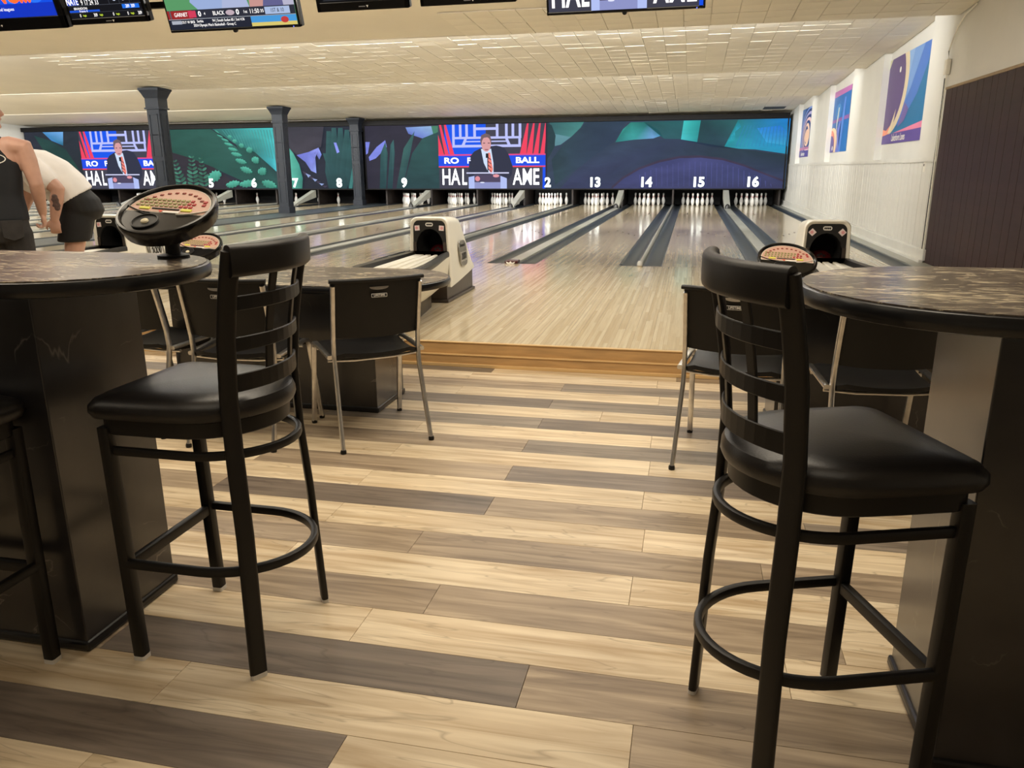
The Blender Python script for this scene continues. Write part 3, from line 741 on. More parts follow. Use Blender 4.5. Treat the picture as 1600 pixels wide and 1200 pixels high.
def frond(art, x, y, L_, ang, n, w_, col, col2, mpf):
    """fern frond: jittered pairs of oval leaflets along a stem, in picture pixels"""
    a = R(ang); dx, dy = math.cos(a), -math.sin(a)
    for k in range(n):
        t = (k+0.5)/n; px, py = x+dx*L_*t, y+dy*L_*t; s_ = w_*(1-0.7*t)*random.uniform(0.8, 1.15)
        for sd in (-1, 1):
            ux, uy = -dy*sd*0.85+dx*0.55, dx*sd*0.85+dy*0.55
            cx, cy = px+ux*s_*0.5, py+uy*s_*0.5; h = s_*0.17+0.5; f_ = random.uniform(0.75, 1.2)
            c1 = tuple(min(255, v*f_) for v in col); c2 = tuple(min(255, v*f_) for v in col2)
            pts = []; cs = []
            for q_ in range(10):
                th = 2*PI*q_/10
                pts.append((cx+ux*s_*0.5*math.cos(th)-uy*h*math.sin(th), min(296.3, cy+uy*s_*0.5*math.cos(th)+ux*h*math.sin(th)))); cs.append(c2 if math.sin(th)*sd > 0 else c1)
            art.poly(pts, cs, mpf)

TEALB = (46, 70, 76)
YM = 25.86
# right wall of screens
t = thing('masking_screen', 'long LED screen over lanes nine to sixteen showing blue-green leaves', 'screen', (0, YM, 0))
art = Art(0.0008)
E = lambda pts, col: art.poly(pts, col, mp)
E([(573, 197), (855, 191.7), (855, 296), (573, 297)], (46, 44, 58))
E([(855, 191.7), (1230, 184.7), (1230, 295), (855, 296)], (50, 64, 84))
E([(636, 199), (676, 197), (679, 210), (664, 217), (640, 209)], [(118, 146, 214), (150, 186, 226), (120, 160, 200), (110, 130, 210), (96, 112, 190)])
E([(676, 197), (687, 196.5), (687, 210), (679, 209)], (70, 130, 104))
E([(577, 246), (590, 230), (604, 219), (606, 230), (588, 248), (578, 252)], (126, 136, 226))
E([(573, 222), (580, 222), (576, 240), (573, 242)], (120, 130, 220))
E([(592, 296.5), (596, 240), (604, 222), (607, 240), (602, 296.5)], [(34, 66, 70), (44, 82, 84), (60, 104, 104), (44, 82, 84), (34, 66, 70)])
E([(604, 296.5), (612, 226), (617, 218), (618, 240), (612, 296.5)], [(30, 60, 66), (52, 92, 94), (64, 110, 110), (44, 80, 84), (30, 60, 66)])
E([(618, 296.5), (632, 232), (650, 205), (641, 244), (628, 296.5)], [(34, 62, 66), (60, 104, 100), (54, 96, 92), (46, 84, 86), (34, 60, 66)])
E([(628, 296.5), (645, 240), (662, 216), (687, 206), (687, 296.2)], [(34, 62, 66), (40, 78, 78), (44, 84, 82), (40, 76, 78), (36, 66, 70)])
E([(858, 191.6), (912, 190.6), (904, 205), (892, 214), (866, 209)], [(50, 92, 96), (64, 128, 124), (58, 116, 116), (70, 130, 128), (58, 108, 112)])
E([(866, 209), (892, 214), (876, 226), (867, 228)], (92, 140, 150))
E([(855, 191.7), (862, 196), (868, 212), (866, 230), (855, 250)], (34, 60, 66))
E([(916, 190.6), (978, 189.4), (958, 222), (905, 262), (868, 290), (862, 250), (880, 226)], [(40, 58, 74), (44, 62, 82), (44, 60, 84), (48, 66, 86), (44, 66, 74), (36, 58, 68), (44, 66, 78)])
E([(961, 222), (972, 202), (984, 191), (1012, 190.5), (1026, 203), (1031, 212), (1020, 216), (990, 218)], [(40, 120, 118), (50, 150, 140), (40, 130, 120), (30, 100, 100), (36, 110, 120), (70, 150, 190), (110, 160, 214), (60, 160, 160)])
E([(1003, 190), (1066, 188.6), (1066, 222), (1036, 216), (1028, 203)], [(34, 88, 90), (36, 92, 96), (40, 86, 94), (42, 90, 98), (40, 84, 94)])
E([(1066, 188.6), (1092, 188), (1088, 223), (1063, 218)], [(60, 190, 186), (40, 150, 150), (44, 146, 150), (70, 190, 196)])
E([(1092, 188), (1150, 187), (1154, 196), (1148, 206), (1150, 214), (1130, 232), (1088, 223)], [(32, 66, 70), (44, 96, 98), (36, 76, 78), (36, 70, 76), (34, 66, 72), (42, 70, 86), (36, 70, 78)])
E([(1150, 187), (1230, 184.9), (1229, 240), (1180, 233), (1130, 231), (1148, 218), (1146, 206), (1155, 198)], [(40, 120, 124), (30, 120, 196), (40, 150, 190), (44, 150, 186), (44, 150, 160), (50, 150, 160), (60, 170, 196), (50, 150, 186)])
E([(1180, 200), (1215, 196), (1228, 206), (1224, 226), (1196, 222)], [(48, 140, 220), (40, 120, 216), (44, 130, 206), (60, 160, 200), (56, 160, 210)])
E([(876, 296), (905, 262), (948, 229), (985, 219), (1020, 216), (1060, 217), (1110, 229), (1160, 233), (1229, 242), (1227, 295)], [(54, 60, 92), (52, 62, 86), (48, 64, 84), (54, 70, 92), (52, 66, 90), (48, 60, 84), (48, 58, 80), (42, 60, 72), (40, 56, 66), (56, 62, 96)])
arc = [(958, 296), (975, 280), (1000, 265), (1030, 254), (1062, 247), (1095, 246), (1130, 250), (1165, 260), (1195, 272), (1227, 284)]
E(arc+[(1227, 295)], [(62, 66, 108), (60, 66, 108), (58, 64, 108), (60, 66, 112), (64, 70, 118), (70, 74, 124), (66, 70, 116), (62, 66, 110), (58, 64, 104), (56, 62, 98), (60, 62, 96)])
E(arc+[(p[0]-1, p[1]-3.5) for p in arc[::-1]], (62, 54, 76))
for k in range(26):
    u = 1000+k*8.6; a0 = 250+0.0026*(u-1090)**2
    if a0 < 288: E([(u, a0+2), (u+1.6, a0+2), (u+2.6, 292), (u+2.0, 292)], (74, 78, 132))
for k in range(14):
    E([(1160+k*5, 196), (1161+k*5, 196), (1150+k*6, 228), (1149+k*6, 228)], (48, 128, 176))
art.build('leaf_picture', SCREEN, t, (0, -0.02, 0))
vx0, vx1 = gx(687), gx(853)
va = Art(0.0008); draw_video(va, vx0, vx1, Z0+0.01, Z1-0.01); va.build('video_picture', VIDEO, t, (0, -0.07, 0))
video_text(t, vx0, vx1, Z0+0.01, Z1-0.01, -0.115)
q = MB(); q.box(((gx(570)+2.74)/2, 0.06, (Z0+Z1)/2), (2.74-gx(570), 0.1, Z1-Z0+0.02), bev=0.004); q.build('panel_body', FRAMEB, t)
q = MB(); q.box(((gx(570)+2.76)/2, 0.05, Z1+0.085), (2.78-gx(570), 0.22, 0.15), bev=0.01); q.build('top_beam', FRAMEB, t)
q = MB(); q.box(((gx(570)+2.74)/2, 0.0, Z0-0.012), (2.75-gx(570), 0.16, 0.035), bev=0.004); q.build('bottom_rail', FRAMEB, t)
q = MB(); q.box((2.735, 0.0, (Z0+Z1)/2), (0.04, 0.12, Z1-Z0), bev=0.004); q.build('side_rail', FRAMEB, t)
for s_, u in (('9', 632.5), ('2', 857), ('13', 931), ('14', 1011), ('15', 1093), ('16', 1178)):
    text('lane_number', s_, 0.40, NUMW, t, (gx(u), -0.13, 0.895), bold=0.016, ext=0.002)
# left wall of screens
t = thing('masking_screen', 'long LED screen over lanes one to eight showing green fern leaves', 'screen', (0, YM, 0))
art = Art(0.0008)
E([(45, 206.9), (565, 197), (565, 297), (45, 298.8)], (40, 44, 56))
E([(45, 206.9), (130, 205), (130, 298), (45, 298)], [(44, 48, 60), (40, 48, 58), (34, 44, 50), (44, 60, 60)])
E([(74, 206.6), (106, 206), (104, 214), (103, 228), (86, 220)], [(80, 150, 210), (120, 180, 240), (90, 150, 230), (40, 110, 140), (60, 130, 200)])
E([(60, 212), (84, 220), (106, 234), (120, 262), (128, 298), (100, 298)], [(36, 70, 66), (34, 66, 64), (30, 60, 58), (34, 70, 62), (40, 84, 70), (36, 70, 62)])
E([(240, 203.4), (335, 201.5), (372, 230), (395, 270), (400, 296), (330, 262), (262, 236), (240, 234)], [(38, 84, 74), (44, 92, 82), (50, 104, 94), (44, 92, 84), (40, 82, 76), (36, 84, 74), (32, 78, 66), (36, 84, 70)])
E([(240, 236), (262, 236), (300, 248), (334, 263), (362, 285), (372, 297), (240, 297.6)], (48, 44, 52))
E([(337, 201.4), (431, 199.7), (434, 272), (424, 262), (400, 238), (372, 226)], [(48, 104, 98), (74, 196, 196), (80, 200, 214), (60, 160, 170), (56, 130, 124), (50, 104, 98)])
E([(372, 226), (400, 238), (424, 262), (436, 276), (436, 296.8), (398, 296.8), (385, 262)], [(40, 92, 84), (36, 74, 70), (34, 64, 64), (36, 66, 66), (44, 84, 80), (40, 84, 76), (42, 92, 82)])
for k in range(18): E([(352+k*4.6, 203), (353.4+k*4.6, 203), (362+k*4.4, 216+k*2.2), (361+k*4.4, 216+k*2.2)], (72, 150, 146))
for (u, v, L_, a, n_, w_) in ((282, 296, 46, 100, 7, 13), (300, 296, 52, 88, 8, 13), (318, 296, 50, 92, 8, 12), (268, 296, 40, 92, 7, 10)):
    frond(art, u, v, L_, a, n_, w_, (52, 104, 88), (70, 128, 106), mp)
for (u, v, rx_, rz_, rot_) in ((350, 213, 5, 1.5, -24), (357, 219, 6, 2, -20), (362, 226, 7, 2.4, -16), (368, 234, 7.5, 3, -14), (373, 242, 8.5, 3.6, -12), (379, 253, 9, 4.4, -16), (386, 267, 10, 5.5, -22), (346, 206, 4, 1.2, -40),
                               (365, 214, 3, 3.4, 10), (372, 221, 3.4, 3.6, 14), (382, 228, 4, 4.2, 16), (394, 235, 5, 5.4, 30), (402, 251, 6, 6.4, 36), (411, 269, 7.5, 6.6, 40), (336, 277, 12, 9, 40), (363, 290, 12, 6, 18), (386, 289, 13, 6.4, 12), (420, 290, 12, 7, -20)):
    n_ = 24
    pts = []
    for k in range(n_):
        th = 2*PI*k/n_; rr = 1.0 if k % 2 else 0.76
        a = R(rot_); X_ = rx_*math.cos(th)*rr; Y_ = rz_*math.sin(th)*rr
        pts.append((u+X_*math.cos(a)-Y_*math.sin(a), v-(X_*math.sin(a)+Y_*math.cos(a))))
    E([(p[0], min(296.5, p[1])) for p in pts], [(88, 186, 162) if k < n_/2 else (56, 130, 112) for k in range(n_)])
E([(440, 198.9), (512, 198), (506, 230), (470, 244), (454, 232)], [(56, 56, 64), (60, 58, 68), (62, 60, 70), (70, 66, 76), (56, 54, 62)])
E([(452, 226), (462, 240), (470, 258), (474, 280), (472, 296.8), (456, 296.8)], [(96, 190, 170), (80, 170, 150), (70, 156, 140), (60, 130, 120), (56, 126, 114), (90, 180, 160)])
E([(467, 243), (486, 238), (502, 231), (506, 242), (502, 250), (496, 238), (486, 242), (490, 256), (496, 272), (488, 268), (480, 254)], [(120, 126, 220), (126, 136, 230), (150, 160, 240), (120, 140, 230), (110, 120, 200), (110, 110, 190), (130, 140, 230), (140, 150, 240), (150, 170, 240), (130, 140, 220), (110, 120, 200)])
for k in range(7): E([(474+k*5, 268+k*4), (482+k*5, 272+k*3.4), (478+k*5, 276+k*3.2)], (150, 170, 220) if k % 2 else (70, 62, 80))
for (a, b_, c_, d) in ((520, 205, 514, 296), (528, 200, 522, 296), (538, 200, 530, 296), (548, 203, 536, 296), (556, 210, 545, 296), (512, 240, 520, 296)):
    E([(a-4, b_), (a+3, b_), (c_+12, 280), (c_+6, 296.6), (c_, 296.6), (c_-4, 270)], [(50, 92, 92), (46, 84, 86), (38, 74, 76), (34, 64, 68), (36, 66, 70), (44, 80, 82)])
E([(526, 223), (530, 223), (534, 238), (530, 240)], (140, 150, 240))
for (p, q_) in (((555, 296), (560, 245)), ((545, 296), (562, 230))): E([p, (p[0]+5, 296.6), q_, (q_[0]-3, q_[1])], (60, 120, 116))
art.build('leaf_picture', SCREEN, t, (0, -0.02, 0))
vx0, vx1 = gx(130), gx(264)
va = Art(0.0008); draw_video(va, vx0, vx1, Z0+0.01, Z1-0.01); va.build('video_picture', VIDEO, t, (0, -0.07, 0))
video_text(t, vx0, vx1, Z0+0.01, Z1-0.01, -0.115)
xe = gx(566)
q = MB(); q.box(((-24.45+xe)/2, 0.06, (Z0+Z1)/2), (24.45+xe, 0.1, Z1-Z0+0.02), bev=0.004); q.build('panel_body', FRAMEB, t)
q = MB(); q.box(((-24.5+xe)/2, 0.05, Z1+0.085), (24.5+xe, 0.22, 0.15), bev=0.01); q.build('top_beam', FRAMEB, t)
q = MB(); q.box(((-24.45+xe)/2, 0.0, Z0-0.012), (24.45+xe, 0.16, 0.035), bev=0.004); q.build('bottom_rail', FRAMEB, t)
for s_, u in (('5', 330), ('6', 397), ('7', 462), ('8', 531)):
    text('lane_number', s_, 0.40, NUMW, t, (gx(u), -0.13, 0.895), bold=0.016, ext=0.002)

# ------------------------------------------------------------------ columns
def column(y, label):
    t = thing('column', label, 'column', (-11.05, y, ZA), (0, 0, 0), 'square columns along the lanes')
    H_ = 2.985-ZA
    q = MB(); q.box((0, 0, 0.95), (0.29, 0.29, 1.9), bev=0.006); q.box((0, 0, 2.25), (0.29, 0.29, 0.75), bev=0.006); q.build('shaft', COLB, t)
    q = MB(); q.box((0, 0, 0.09), (0.34, 0.34, 0.18), bev=0.008); q.build('base', COLB, t)
    def sq(r, z): return [(r, r, z), (-r, r, z), (-r, -r, z), (r, -r, z)]
    q = MB(); q.loft([sq(0.155, H_-0.42), sq(0.175, H_-0.415), sq(0.175, H_-0.385), sq(0.155, H_-0.38), sq(0.155, H_-0.2), sq(0.17, H_-0.17), sq(0.19, H_-0.12), sq(0.225, H_-0.05), sq(0.235, H_-0.045), sq(0.235, H_)], smooth=False); q.build('capital', COLB, t)
    for z0, z1 in ((0.3, 0.86), (0.96, 1.36), (1.46, 2.3)):
        for k in range(4):
            q = MB(); a = k*PI/2
            for (u, v, w_, h_) in ((-0.09, (z0+z1)/2, 0.018, z1-z0), (0.09, (z0+z1)/2, 0.018, z1-z0), (0, z0, 0.198, 0.018), (0, z1, 0.198, 0.018)):
                q.box((math.cos(a)*u-math.sin(a)*0.148, math.sin(a)*u+math.cos(a)*0.148, v), (w_, 0.016, h_), rot=Matrix.Rotation(a, 3, 'Z'))
            q.build('panel_moulding', COLB, t)
column(15.3, 'dark blue-grey square column nearest the seating, tallest in view')
column(20.5, 'dark blue-grey square column in the middle of the row')
column(25.6, 'dark blue-grey square column farthest away, touching the screens')

# ------------------------------------------------------------------ posters in the wall recesses
def poster(y0, y1, z0, z1, kind, label):
    W_, H_ = y1-y0, z1-z0
    t = thing('wall_poster', label, 'poster', (XR+0.105, y1, z0), (0, 0, -PI/2), 'abstract posters on the right wall')
    a = Art(0.0005)                                   # x runs from the far edge (left as seen) to the near edge
    def S(pts, col):
        q = clip_poly([(p[0]*W_, p[1]*H_) for p in pts], 0, W_, 0, H_)
        if len(q) > 2: a.poly(q, col)
    def disc(cx, cz, rx, rz, col, n=40): S([(cx+rx*math.cos(2*PI*k/n), cz+rz*math.sin(2*PI*k/n)) for k in range(n)], col)
    if kind == 1:
        S([(0, 0), (1, 0), (1, 1), (0, 1)], (36, 110, 158))
        S([(0.4, 0.2), (0.55, 0.25), (0.8, 0.5), (0.97, 0.8), (1, 1), (0.35, 1), (0.3, 0.3)], (74, 118, 196))
        S([(0.5, 0.4), (0.66, 0.6), (0.86, 1), (0.6, 1), (0.48, 0.6)], (116, 156, 214)); S([(0.45, 0.4), (0.55, 0.6), (0.66, 1), (0.42, 1)], (140, 176, 222)); S([(0.44, 0.18), (0.58, 0.24), (0.66, 0.36), (0.56, 0.44)], (112, 96, 160))
        disc(0.16, 0.72, 0.42, 0.62, (222, 206, 174)); disc(0.10, 0.70, 0.40, 0.55, (96, 78, 128)); disc(0.36, 0.84, 0.022, 0.035, (240, 240, 230), 8)
        S([(0, 1), (0.14, 1), (0.05, 0.86), (0, 0.8)], (206, 204, 168))
        S([(0.0, 0.08), (0.0, 0.24), (0.07, 0.18), (0.16, 0.16), (0.26, 0.22), (0.33, 0.3), (0.26, 0.14), (0.2, 0.08)], (240, 150, 120)); S([(0.2, 0.12), (0.26, 0.22), (0.36, 0.4), (0.34, 0.28), (0.28, 0.14)], (232, 214, 180))
        S([(0.2, 0.10), (1, 0.20), (1, 0.13), (0.2, 0.06)], (222, 128, 160)); S([(0, 0), (1, 0), (1, 0.13), (0.2, 0.115), (0, 0.09)], (92, 74, 146))
    elif kind == 2:
        S([(0, 0), (1, 0), (1, 1), (0, 1)], (36, 104, 176)); S([(0, 0.9), (1, 0.92), (1, 1), (0, 1)], (178, 104, 168)); S([(0, 0.48), (1, 0.5), (1, 0.56), (0, 0.53)], (140, 90, 158))
        S([(0.35, 0), (0.62, 0), (0.58, 0.3), (0.62, 0.5), (0.55, 0.5), (0.42, 0.3)], (110, 124, 206)); S([(0.62, 0), (0.7, 0), (0.76, 0.5), (0.78, 0.85), (0.72, 0.85), (0.66, 0.5)], (92, 134, 214))
        disc(0.45, 0.66, 0.14, 0.12, (60, 130, 196)); S([(0.4, 0.3), (0.47, 0.55), (0.5, 0.72), (0.45, 0.72), (0.4, 0.5)], (206, 210, 204))
        disc(0.26, 0.16, 0.25, 0.25, (240, 214, 178)); disc(0.18, 0.16, 0.2, 0.21, (232, 140, 122)); disc(0.2, 0.08, 0.17, 0.2, (88, 74, 148)); disc(0.3, 0.07, 0.03, 0.04, (240, 240, 230), 8)
        S([(0.46, 0), (0.49, 0), (0.46, 0.4), (0.44, 0.4)], (206, 176, 190)); S([(0, 0), (0.1, 0), (0.06, 0.08), (0, 0.14)], (236, 224, 176))
    else:
        S([(0, 0), (1, 0), (1, 1), (0, 1)], (40, 96, 168)); S([(0.5, 1), (1, 1), (1, 0.7), (0.7, 0.8)], (60, 140, 160))
        for k in range(9): disc(1.0-0.04*k, 0.45, 0.95-0.1*k, 0.62-0.055*k, (36, 60, 120) if k % 2 == 0 else [(120, 150, 214), (176, 170, 214), (228, 190, 190), (240, 200, 170)][k//2 % 4])
        disc(0.75, 0.42, 0.2, 0.14, (240, 196, 160)); S([(0, 0.13), (1, 0.16), (1, 0.2), (0, 0.2)], (190, 120, 160)); S([(0, 0), (1, 0), (1, 0.13), (0, 0.13)], (82, 70, 146))
    q = MB(); q.box((W_/2, 0.012, H_/2), (W_, 0.02, H_)); q.build('backing_board', flat('poster_board', (60, 56, 70)), t)
    a.build('poster_print', PRINT, t, (0, 0, 0))
    if kind != 2:
        text('lettering', 'Lakeshore Lanes', 0.14*H_/1.2, PRW, t, (W_*0.5, -0.012, 0.062*H_), ext=0.0006, shear=0.12, spacing=0.9, xs=0.9 if kind == 1 else 0.8)
poster(11.93, 14.40, 1.67, 2.935, 1, 'nearest poster, large purple ball on blue above a lettered purple strip')
poster(17.36, 19.7, 1.635, 2.90, 2, 'middle poster, small purple ball low on bright blue with pink bars')
poster(22.8, 24.85, 1.605, 2.885, 3, 'farthest poster, concentric rings around a tan shape on blue')

# ------------------------------------------------------------------ hanging televisions
TILT = R(17)
def tv(x0, x1, y, zb, h, bez, label, kind, group):
    W_ = x1-x0
    t = thing('television', label, 'tv', ((x0+x1)/2, y, zb), (TILT, 0, 0), group)
    q = MB(); q.box((0, 0.045, h/2), (W_, 0.05, h), bev=0.008); q.build('back_shell', BLACKP, t)
    q = MB(); bl = bez*1.9 if kind in (1, 2, 4) else bez*1.4
    for (cx, cz, sx, sz) in ((0, bl/2, W_, bl), (0, h-bez/2, W_, bez), (-W_/2+bez/2, h/2, bez, h), (W_/2-bez/2, h/2, bez, h)): q.box((cx, 0.012, cz), (sx, 0.03, sz), bev=0.005)
    q.build('bezel', BLACKG, t)
    X0, X1, B0, B1 = -W_/2+bez, W_/2-bez, bl, h-bez
    a = Art(0.0003); sw, sh = X1-X0, B1-B0
    def Rr(u0, v0, u1, v1, col): a.rect(X0+u0*sw, B0+v0*sh, X0+u1*sw, B0+v1*sh, col)
    def P(pts, col): 
        q_ = clip_poly([(X0+p[0]*sw, B0+p[1]*sh) for p in pts], X0, X1, B0, B1)
        if len(q_) > 2: a.poly(q_, col)
    def T(s_, u, v, size, m, **k): text('lettering', s_, size, m, t, (X0+u*sw, -0.004-0.0003*(len(a.p)+3), B0+v*sh), ext=0.0003, **k)
    if kind == 1:
        Rr(0, 0, 1, 1, (14, 78, 226)); Rr(0, 0.0, 1, 0.16, (16, 52, 190)); Rr(0.0, 0.5, 1, 1, (30, 110, 236))
        for k in range(5): a.ell(X0+(0.15+0.18*k)*sw, B0+0.22*sh, 0.06*sw, 0.06*sh, (40, 116, 244))
    elif kind == 2:
        Rr(0, 0, 1, 1, (16, 18, 24)); Rr(0, 0.235, 0.16, 0.5, (24, 66, 190)); Rr(0.0, 0.11, 0.42, 0.145, (24, 84, 214)); Rr(0.74, 0.14, 0.97, 0.215, (30, 110, 226))
        Rr(0, 0.098, 1, 0.103, (70, 74, 84)); Rr(0, 0.225, 1, 0.23, (90, 94, 104)); Rr(0, 0.52, 1, 0.525, (90, 94, 104))
        for k in range(6): Rr(0.16+0.14*k, 0.23, 0.163+0.14*k, 1, (84, 88, 100))
        for k in range(3): a.ell(X0+(0.66+0.12*k)*sw, B0+(0.34)*sh, 0.03*sw, 0.06*sh, (196, 204, 222))
    elif kind == 3:
        Rr(0, 0, 1, 1, (88, 150, 100)); Rr(0, 0.75, 1, 1, (110, 160, 130))
        P([(0.2, 0.3), (0.28, 0.7), (0.42, 0.8), (0.52, 0.5), (0.5, 0.2), (0.26, 0.2)], (152, 172, 214)); P([(0.3, 0.5), (0.36, 0.8), (0.44, 0.7), (0.42, 0.4)], (206, 212, 226))
        a.ell(X0+0.55*sw, B0+0.46*sh, 0.1*sw, 0.2*sh, (142, 40, 50)); P([(0.52, 0.4), (0.6, 0.4), (0.585, 0.62), (0.535, 0.62)], (220, 220, 232)); P([(0.44, 0.2), (0.66, 0.2), (0.64, 0.34), (0.46, 0.32)], (170, 180, 214))
        P([(0.66, 0.2), (0.68, 0.6), (0.8, 0.62), (0.88, 0.3), (0.84, 0.2)], (196, 146, 140)); P([(0.76, 0.2), (0.8, 0.45), (0.94, 0.5), (1, 0.3), (1, 0.2)], (96, 96, 140)); P([(0.92, 0.2), (0.9, 0.7), (1, 0.8), (1, 0.2)], (180, 178, 200))
        Rr(0, 0.0, 1, 0.115, (34, 38, 52)); Rr(0, 0.115, 1, 0.215, (44, 46, 58)); Rr(0.0, 0.118, 0.2, 0.212, (150, 40, 40)); Rr(0, 0.112, 1, 0.116, (200, 205, 214)); Rr(0.77, 0.125, 0.96, 0.205, (168, 186, 220))
        Rr(0.65, 0, 1, 0.11, (70, 150, 214)); Rr(0.65, 0, 1, 0.04, (214, 196, 110)); Rr(0.02, 0.06, 0.1, 0.1, (170, 174, 186)); Rr(0.17, 0.13, 0.23, 0.205, (206, 60, 90)); a.ell(X0+0.5*sw, B0+0.165*sh, 0.035*sw, 0.03*sh, (190, 170, 180)); a.ell(X0+0.91*sw, B0+0.06*sh, 0.03*sw, 0.035*sh, (190, 60, 60))
        Rr(0.02, 0.115, 0.03, 0.215, (90, 94, 104))
    elif kind == 4:
        Rr(0, 0, 1, 1, (8, 9, 12)); Rr(0.04, 0.03, 0.96, 0.04, (60, 62, 68))
    elif kind == 5:
        draw_video(a, X0, X1, B0, B1)
    a.build('screen_picture', VIDEO, t, (0, -0.004, 0))
    if kind == 1:
        T('BOWLING!!!', 0.47, 0.32, 0.25, flat('orange_letter', (238, 92, 40), 1.0), bold=0.008, spacing=0.86, xs=0.66)
        T('ask us about parties and leagues', 0.5, 0.10, 0.03, VIDW)
    elif kind == 2:
        T('NATE', 0.08, 0.30, 0.062, VIDW, xs=0.62, bold=0.001); T('7 26 25 29', 0.3, 0.385, 0.042, VIDW, xs=0.72); T('9 17 24 33', 0.32, 0.275, 0.046, VIDW, xs=0.72)
        T('BRANDON', 0.17, 0.175, 0.022, VIDW); T('Frame 4', 0.2, 0.127, 0.02, VIDW); T('289  309', 0.855, 0.178, 0.03, VIDW, xs=0.7)
        for u, s_ in ((0.14, '0'), (0.35, '309'), (0.6, '0'), (0.8, '0'), (0.96, '309')): T(s_, u, 0.048, 0.03, VIDW, xs=0.7)
        for u in (0.2, 0.43, 0.66, 0.86): T('high', u, 0.048, 0.017, flat('lime_letter', (190, 220, 60), 1.0))
    elif kind == 3:
        s1 = 0.036
        T('GARNET', 0.11, 0.165, s1, VIDW, xs=0.75); T('0', 0.26, 0.165, 0.046, VIDW, bold=0.001); T('4', 0.3, 0.165, 0.024, VIDW); T('BLACK', 0.41, 0.165, s1, VIDW, xs=0.8); T('0', 0.56, 0.165, 0.046, VIDW, bold=0.001)
        T('1st', 0.62, 0.165, 0.026, VIDW); T('11:50', 0.69, 0.165, 0.04, VIDW, xs=0.85); T('35', 0.75, 0.165, 0.028, VIDW); T('1ST & 10', 0.865, 0.165, 0.034, PRK, xs=0.8)
        T('OLY W BKB', 0.155, 0.08, 0.024, VIDW, xs=0.8); T('Serbia', 0.25, 0.085, 0.024, VIDW, xs=0.85); T('94 | South Sudan', 0.42, 0.085, 0.024, VIDW, xs=0.85); T('85 / 2nd 4:36', 0.55, 0.085, 0.024, VIDW, xs=0.8)
        T('2024 Olympic Men\'s Basketball - Group C', 0.36, 0.04, 0.024, VIDW, xs=0.8)
    if kind == 5:
        W5, H5 = sw, sh
        lv = flat('video_lavender', (190, 196, 246), 1.0)
        T('RO', 0.125, 0.437, 0.08, lv, xs=1.4); T('BALL', 0.835, 0.437, 0.08, lv, xs=1.3); T('HA', 0.115, 0.17, 0.215, VIDW, xs=0.62, bold=0.004); T('L', 0.245, 0.17, 0.215, VIDW, xs=0.5, bold=0.004); T('AME', 0.825, 0.17, 0.215, VIDW, xs=0.62, bold=0.004)
    if kind in (1, 2, 4):
        q = MB(); q.prism([(0.045, 0.006), (0.03, 0.006), (0.0375, -0.008)], 0, 0.001, f=lambda X, Y, Z: (X, -0.004-Z, bl*0.42+Y)); q.build('maker_mark', PRW, t)
        q = MB(); q.box((0.0, -0.004, bl*0.42), (0.045, 0.001, 0.006)); q.build('maker_line', mat('grey_print', (120, 120, 122), 0.5), t)
    else:
        q = MB(); q.lathe([(0.014, -0.012), (0.016, 0), (0.014, 0.012)], (0.0, 0.01, -0.002), 10, rot=Matrix.Rotation(PI/2, 3, 'X')); q.build('sensor', BLACKP, t)
        q = MB(); q.lathe([(0.004, -0.004), (0.004, 0.004)], (W_/2-0.05, 0.0, 0.006), 8, rot=Matrix.Rotation(PI/2, 3, 'X')); q.build('standby_light', flat('blue_led', (90, 110, 250), 1.5), t)
    # mount: arm from the back up to the ceiling
    q = MB(); q.sweep([(0, 0.07, h*0.5), (0, 0.10, h*0.5), (0, 0.10-0.0, h*0.5+0.02), (0, 0.10-math.tan(-TILT)*0.0+0.25, (3.2-zb)*1.0)], rrect(0.05, 0.05, 0.008), up=(1, 0, 0), smooth=False); q.build('mount_pole', BLACKM, t)
    return t
G1, G2 = 'small score monitors over the seating', 'big televisions over the seating'
tv(-5.60, -4.44, 5.25, 2.315, 0.68, 0.045, 'television at far left showing an orange bowling word on blue', 1, G1)
tv(-4.40, -3.77, 5.25, 2.33, 0.42, 0.022, 'small monitor showing a bowling score sheet with blue bars', 2, G1)
tv(-3.66, -2.66, 5.33, 2.262, 0.60, 0.014, 'television showing a football game above a score ticker', 3, G2)
tv(-2.49, -1.85, 5.25, 2.33, 0.42, 0.03, 'black blank monitor right of the football television', 4, G1)
tv(-1.77, -1.14, 5.25, 2.333, 0.42, 0.03, 'black blank monitor left of the speech television', 4, G1)
tv(-0.955, 0.025, 5.33, 2.257, 0.58, 0.014, 'television showing a man at a clear lectern, big white letters', 5, G2)
q = MB(); q.sweep([(-5.2, 5.42, 2.47), (-2.9, 5.46, 2.47)], rrect(0.03, 0.045, 0.006), smooth=False)
t = thing('mounting_bar', 'black horizontal bar joining the three left televisions', 'bracket', (0, 0, 0)); q.build('bar', BLACKM, t)
q = MB(); q.sweep([(-4.1, 5.46, 2.47), (-4.1, 5.46, 3.2)], rrect(0.04, 0.04, 0.006), up=(0, 1, 0), smooth=False); q.build('hanger', BLACKM, t)

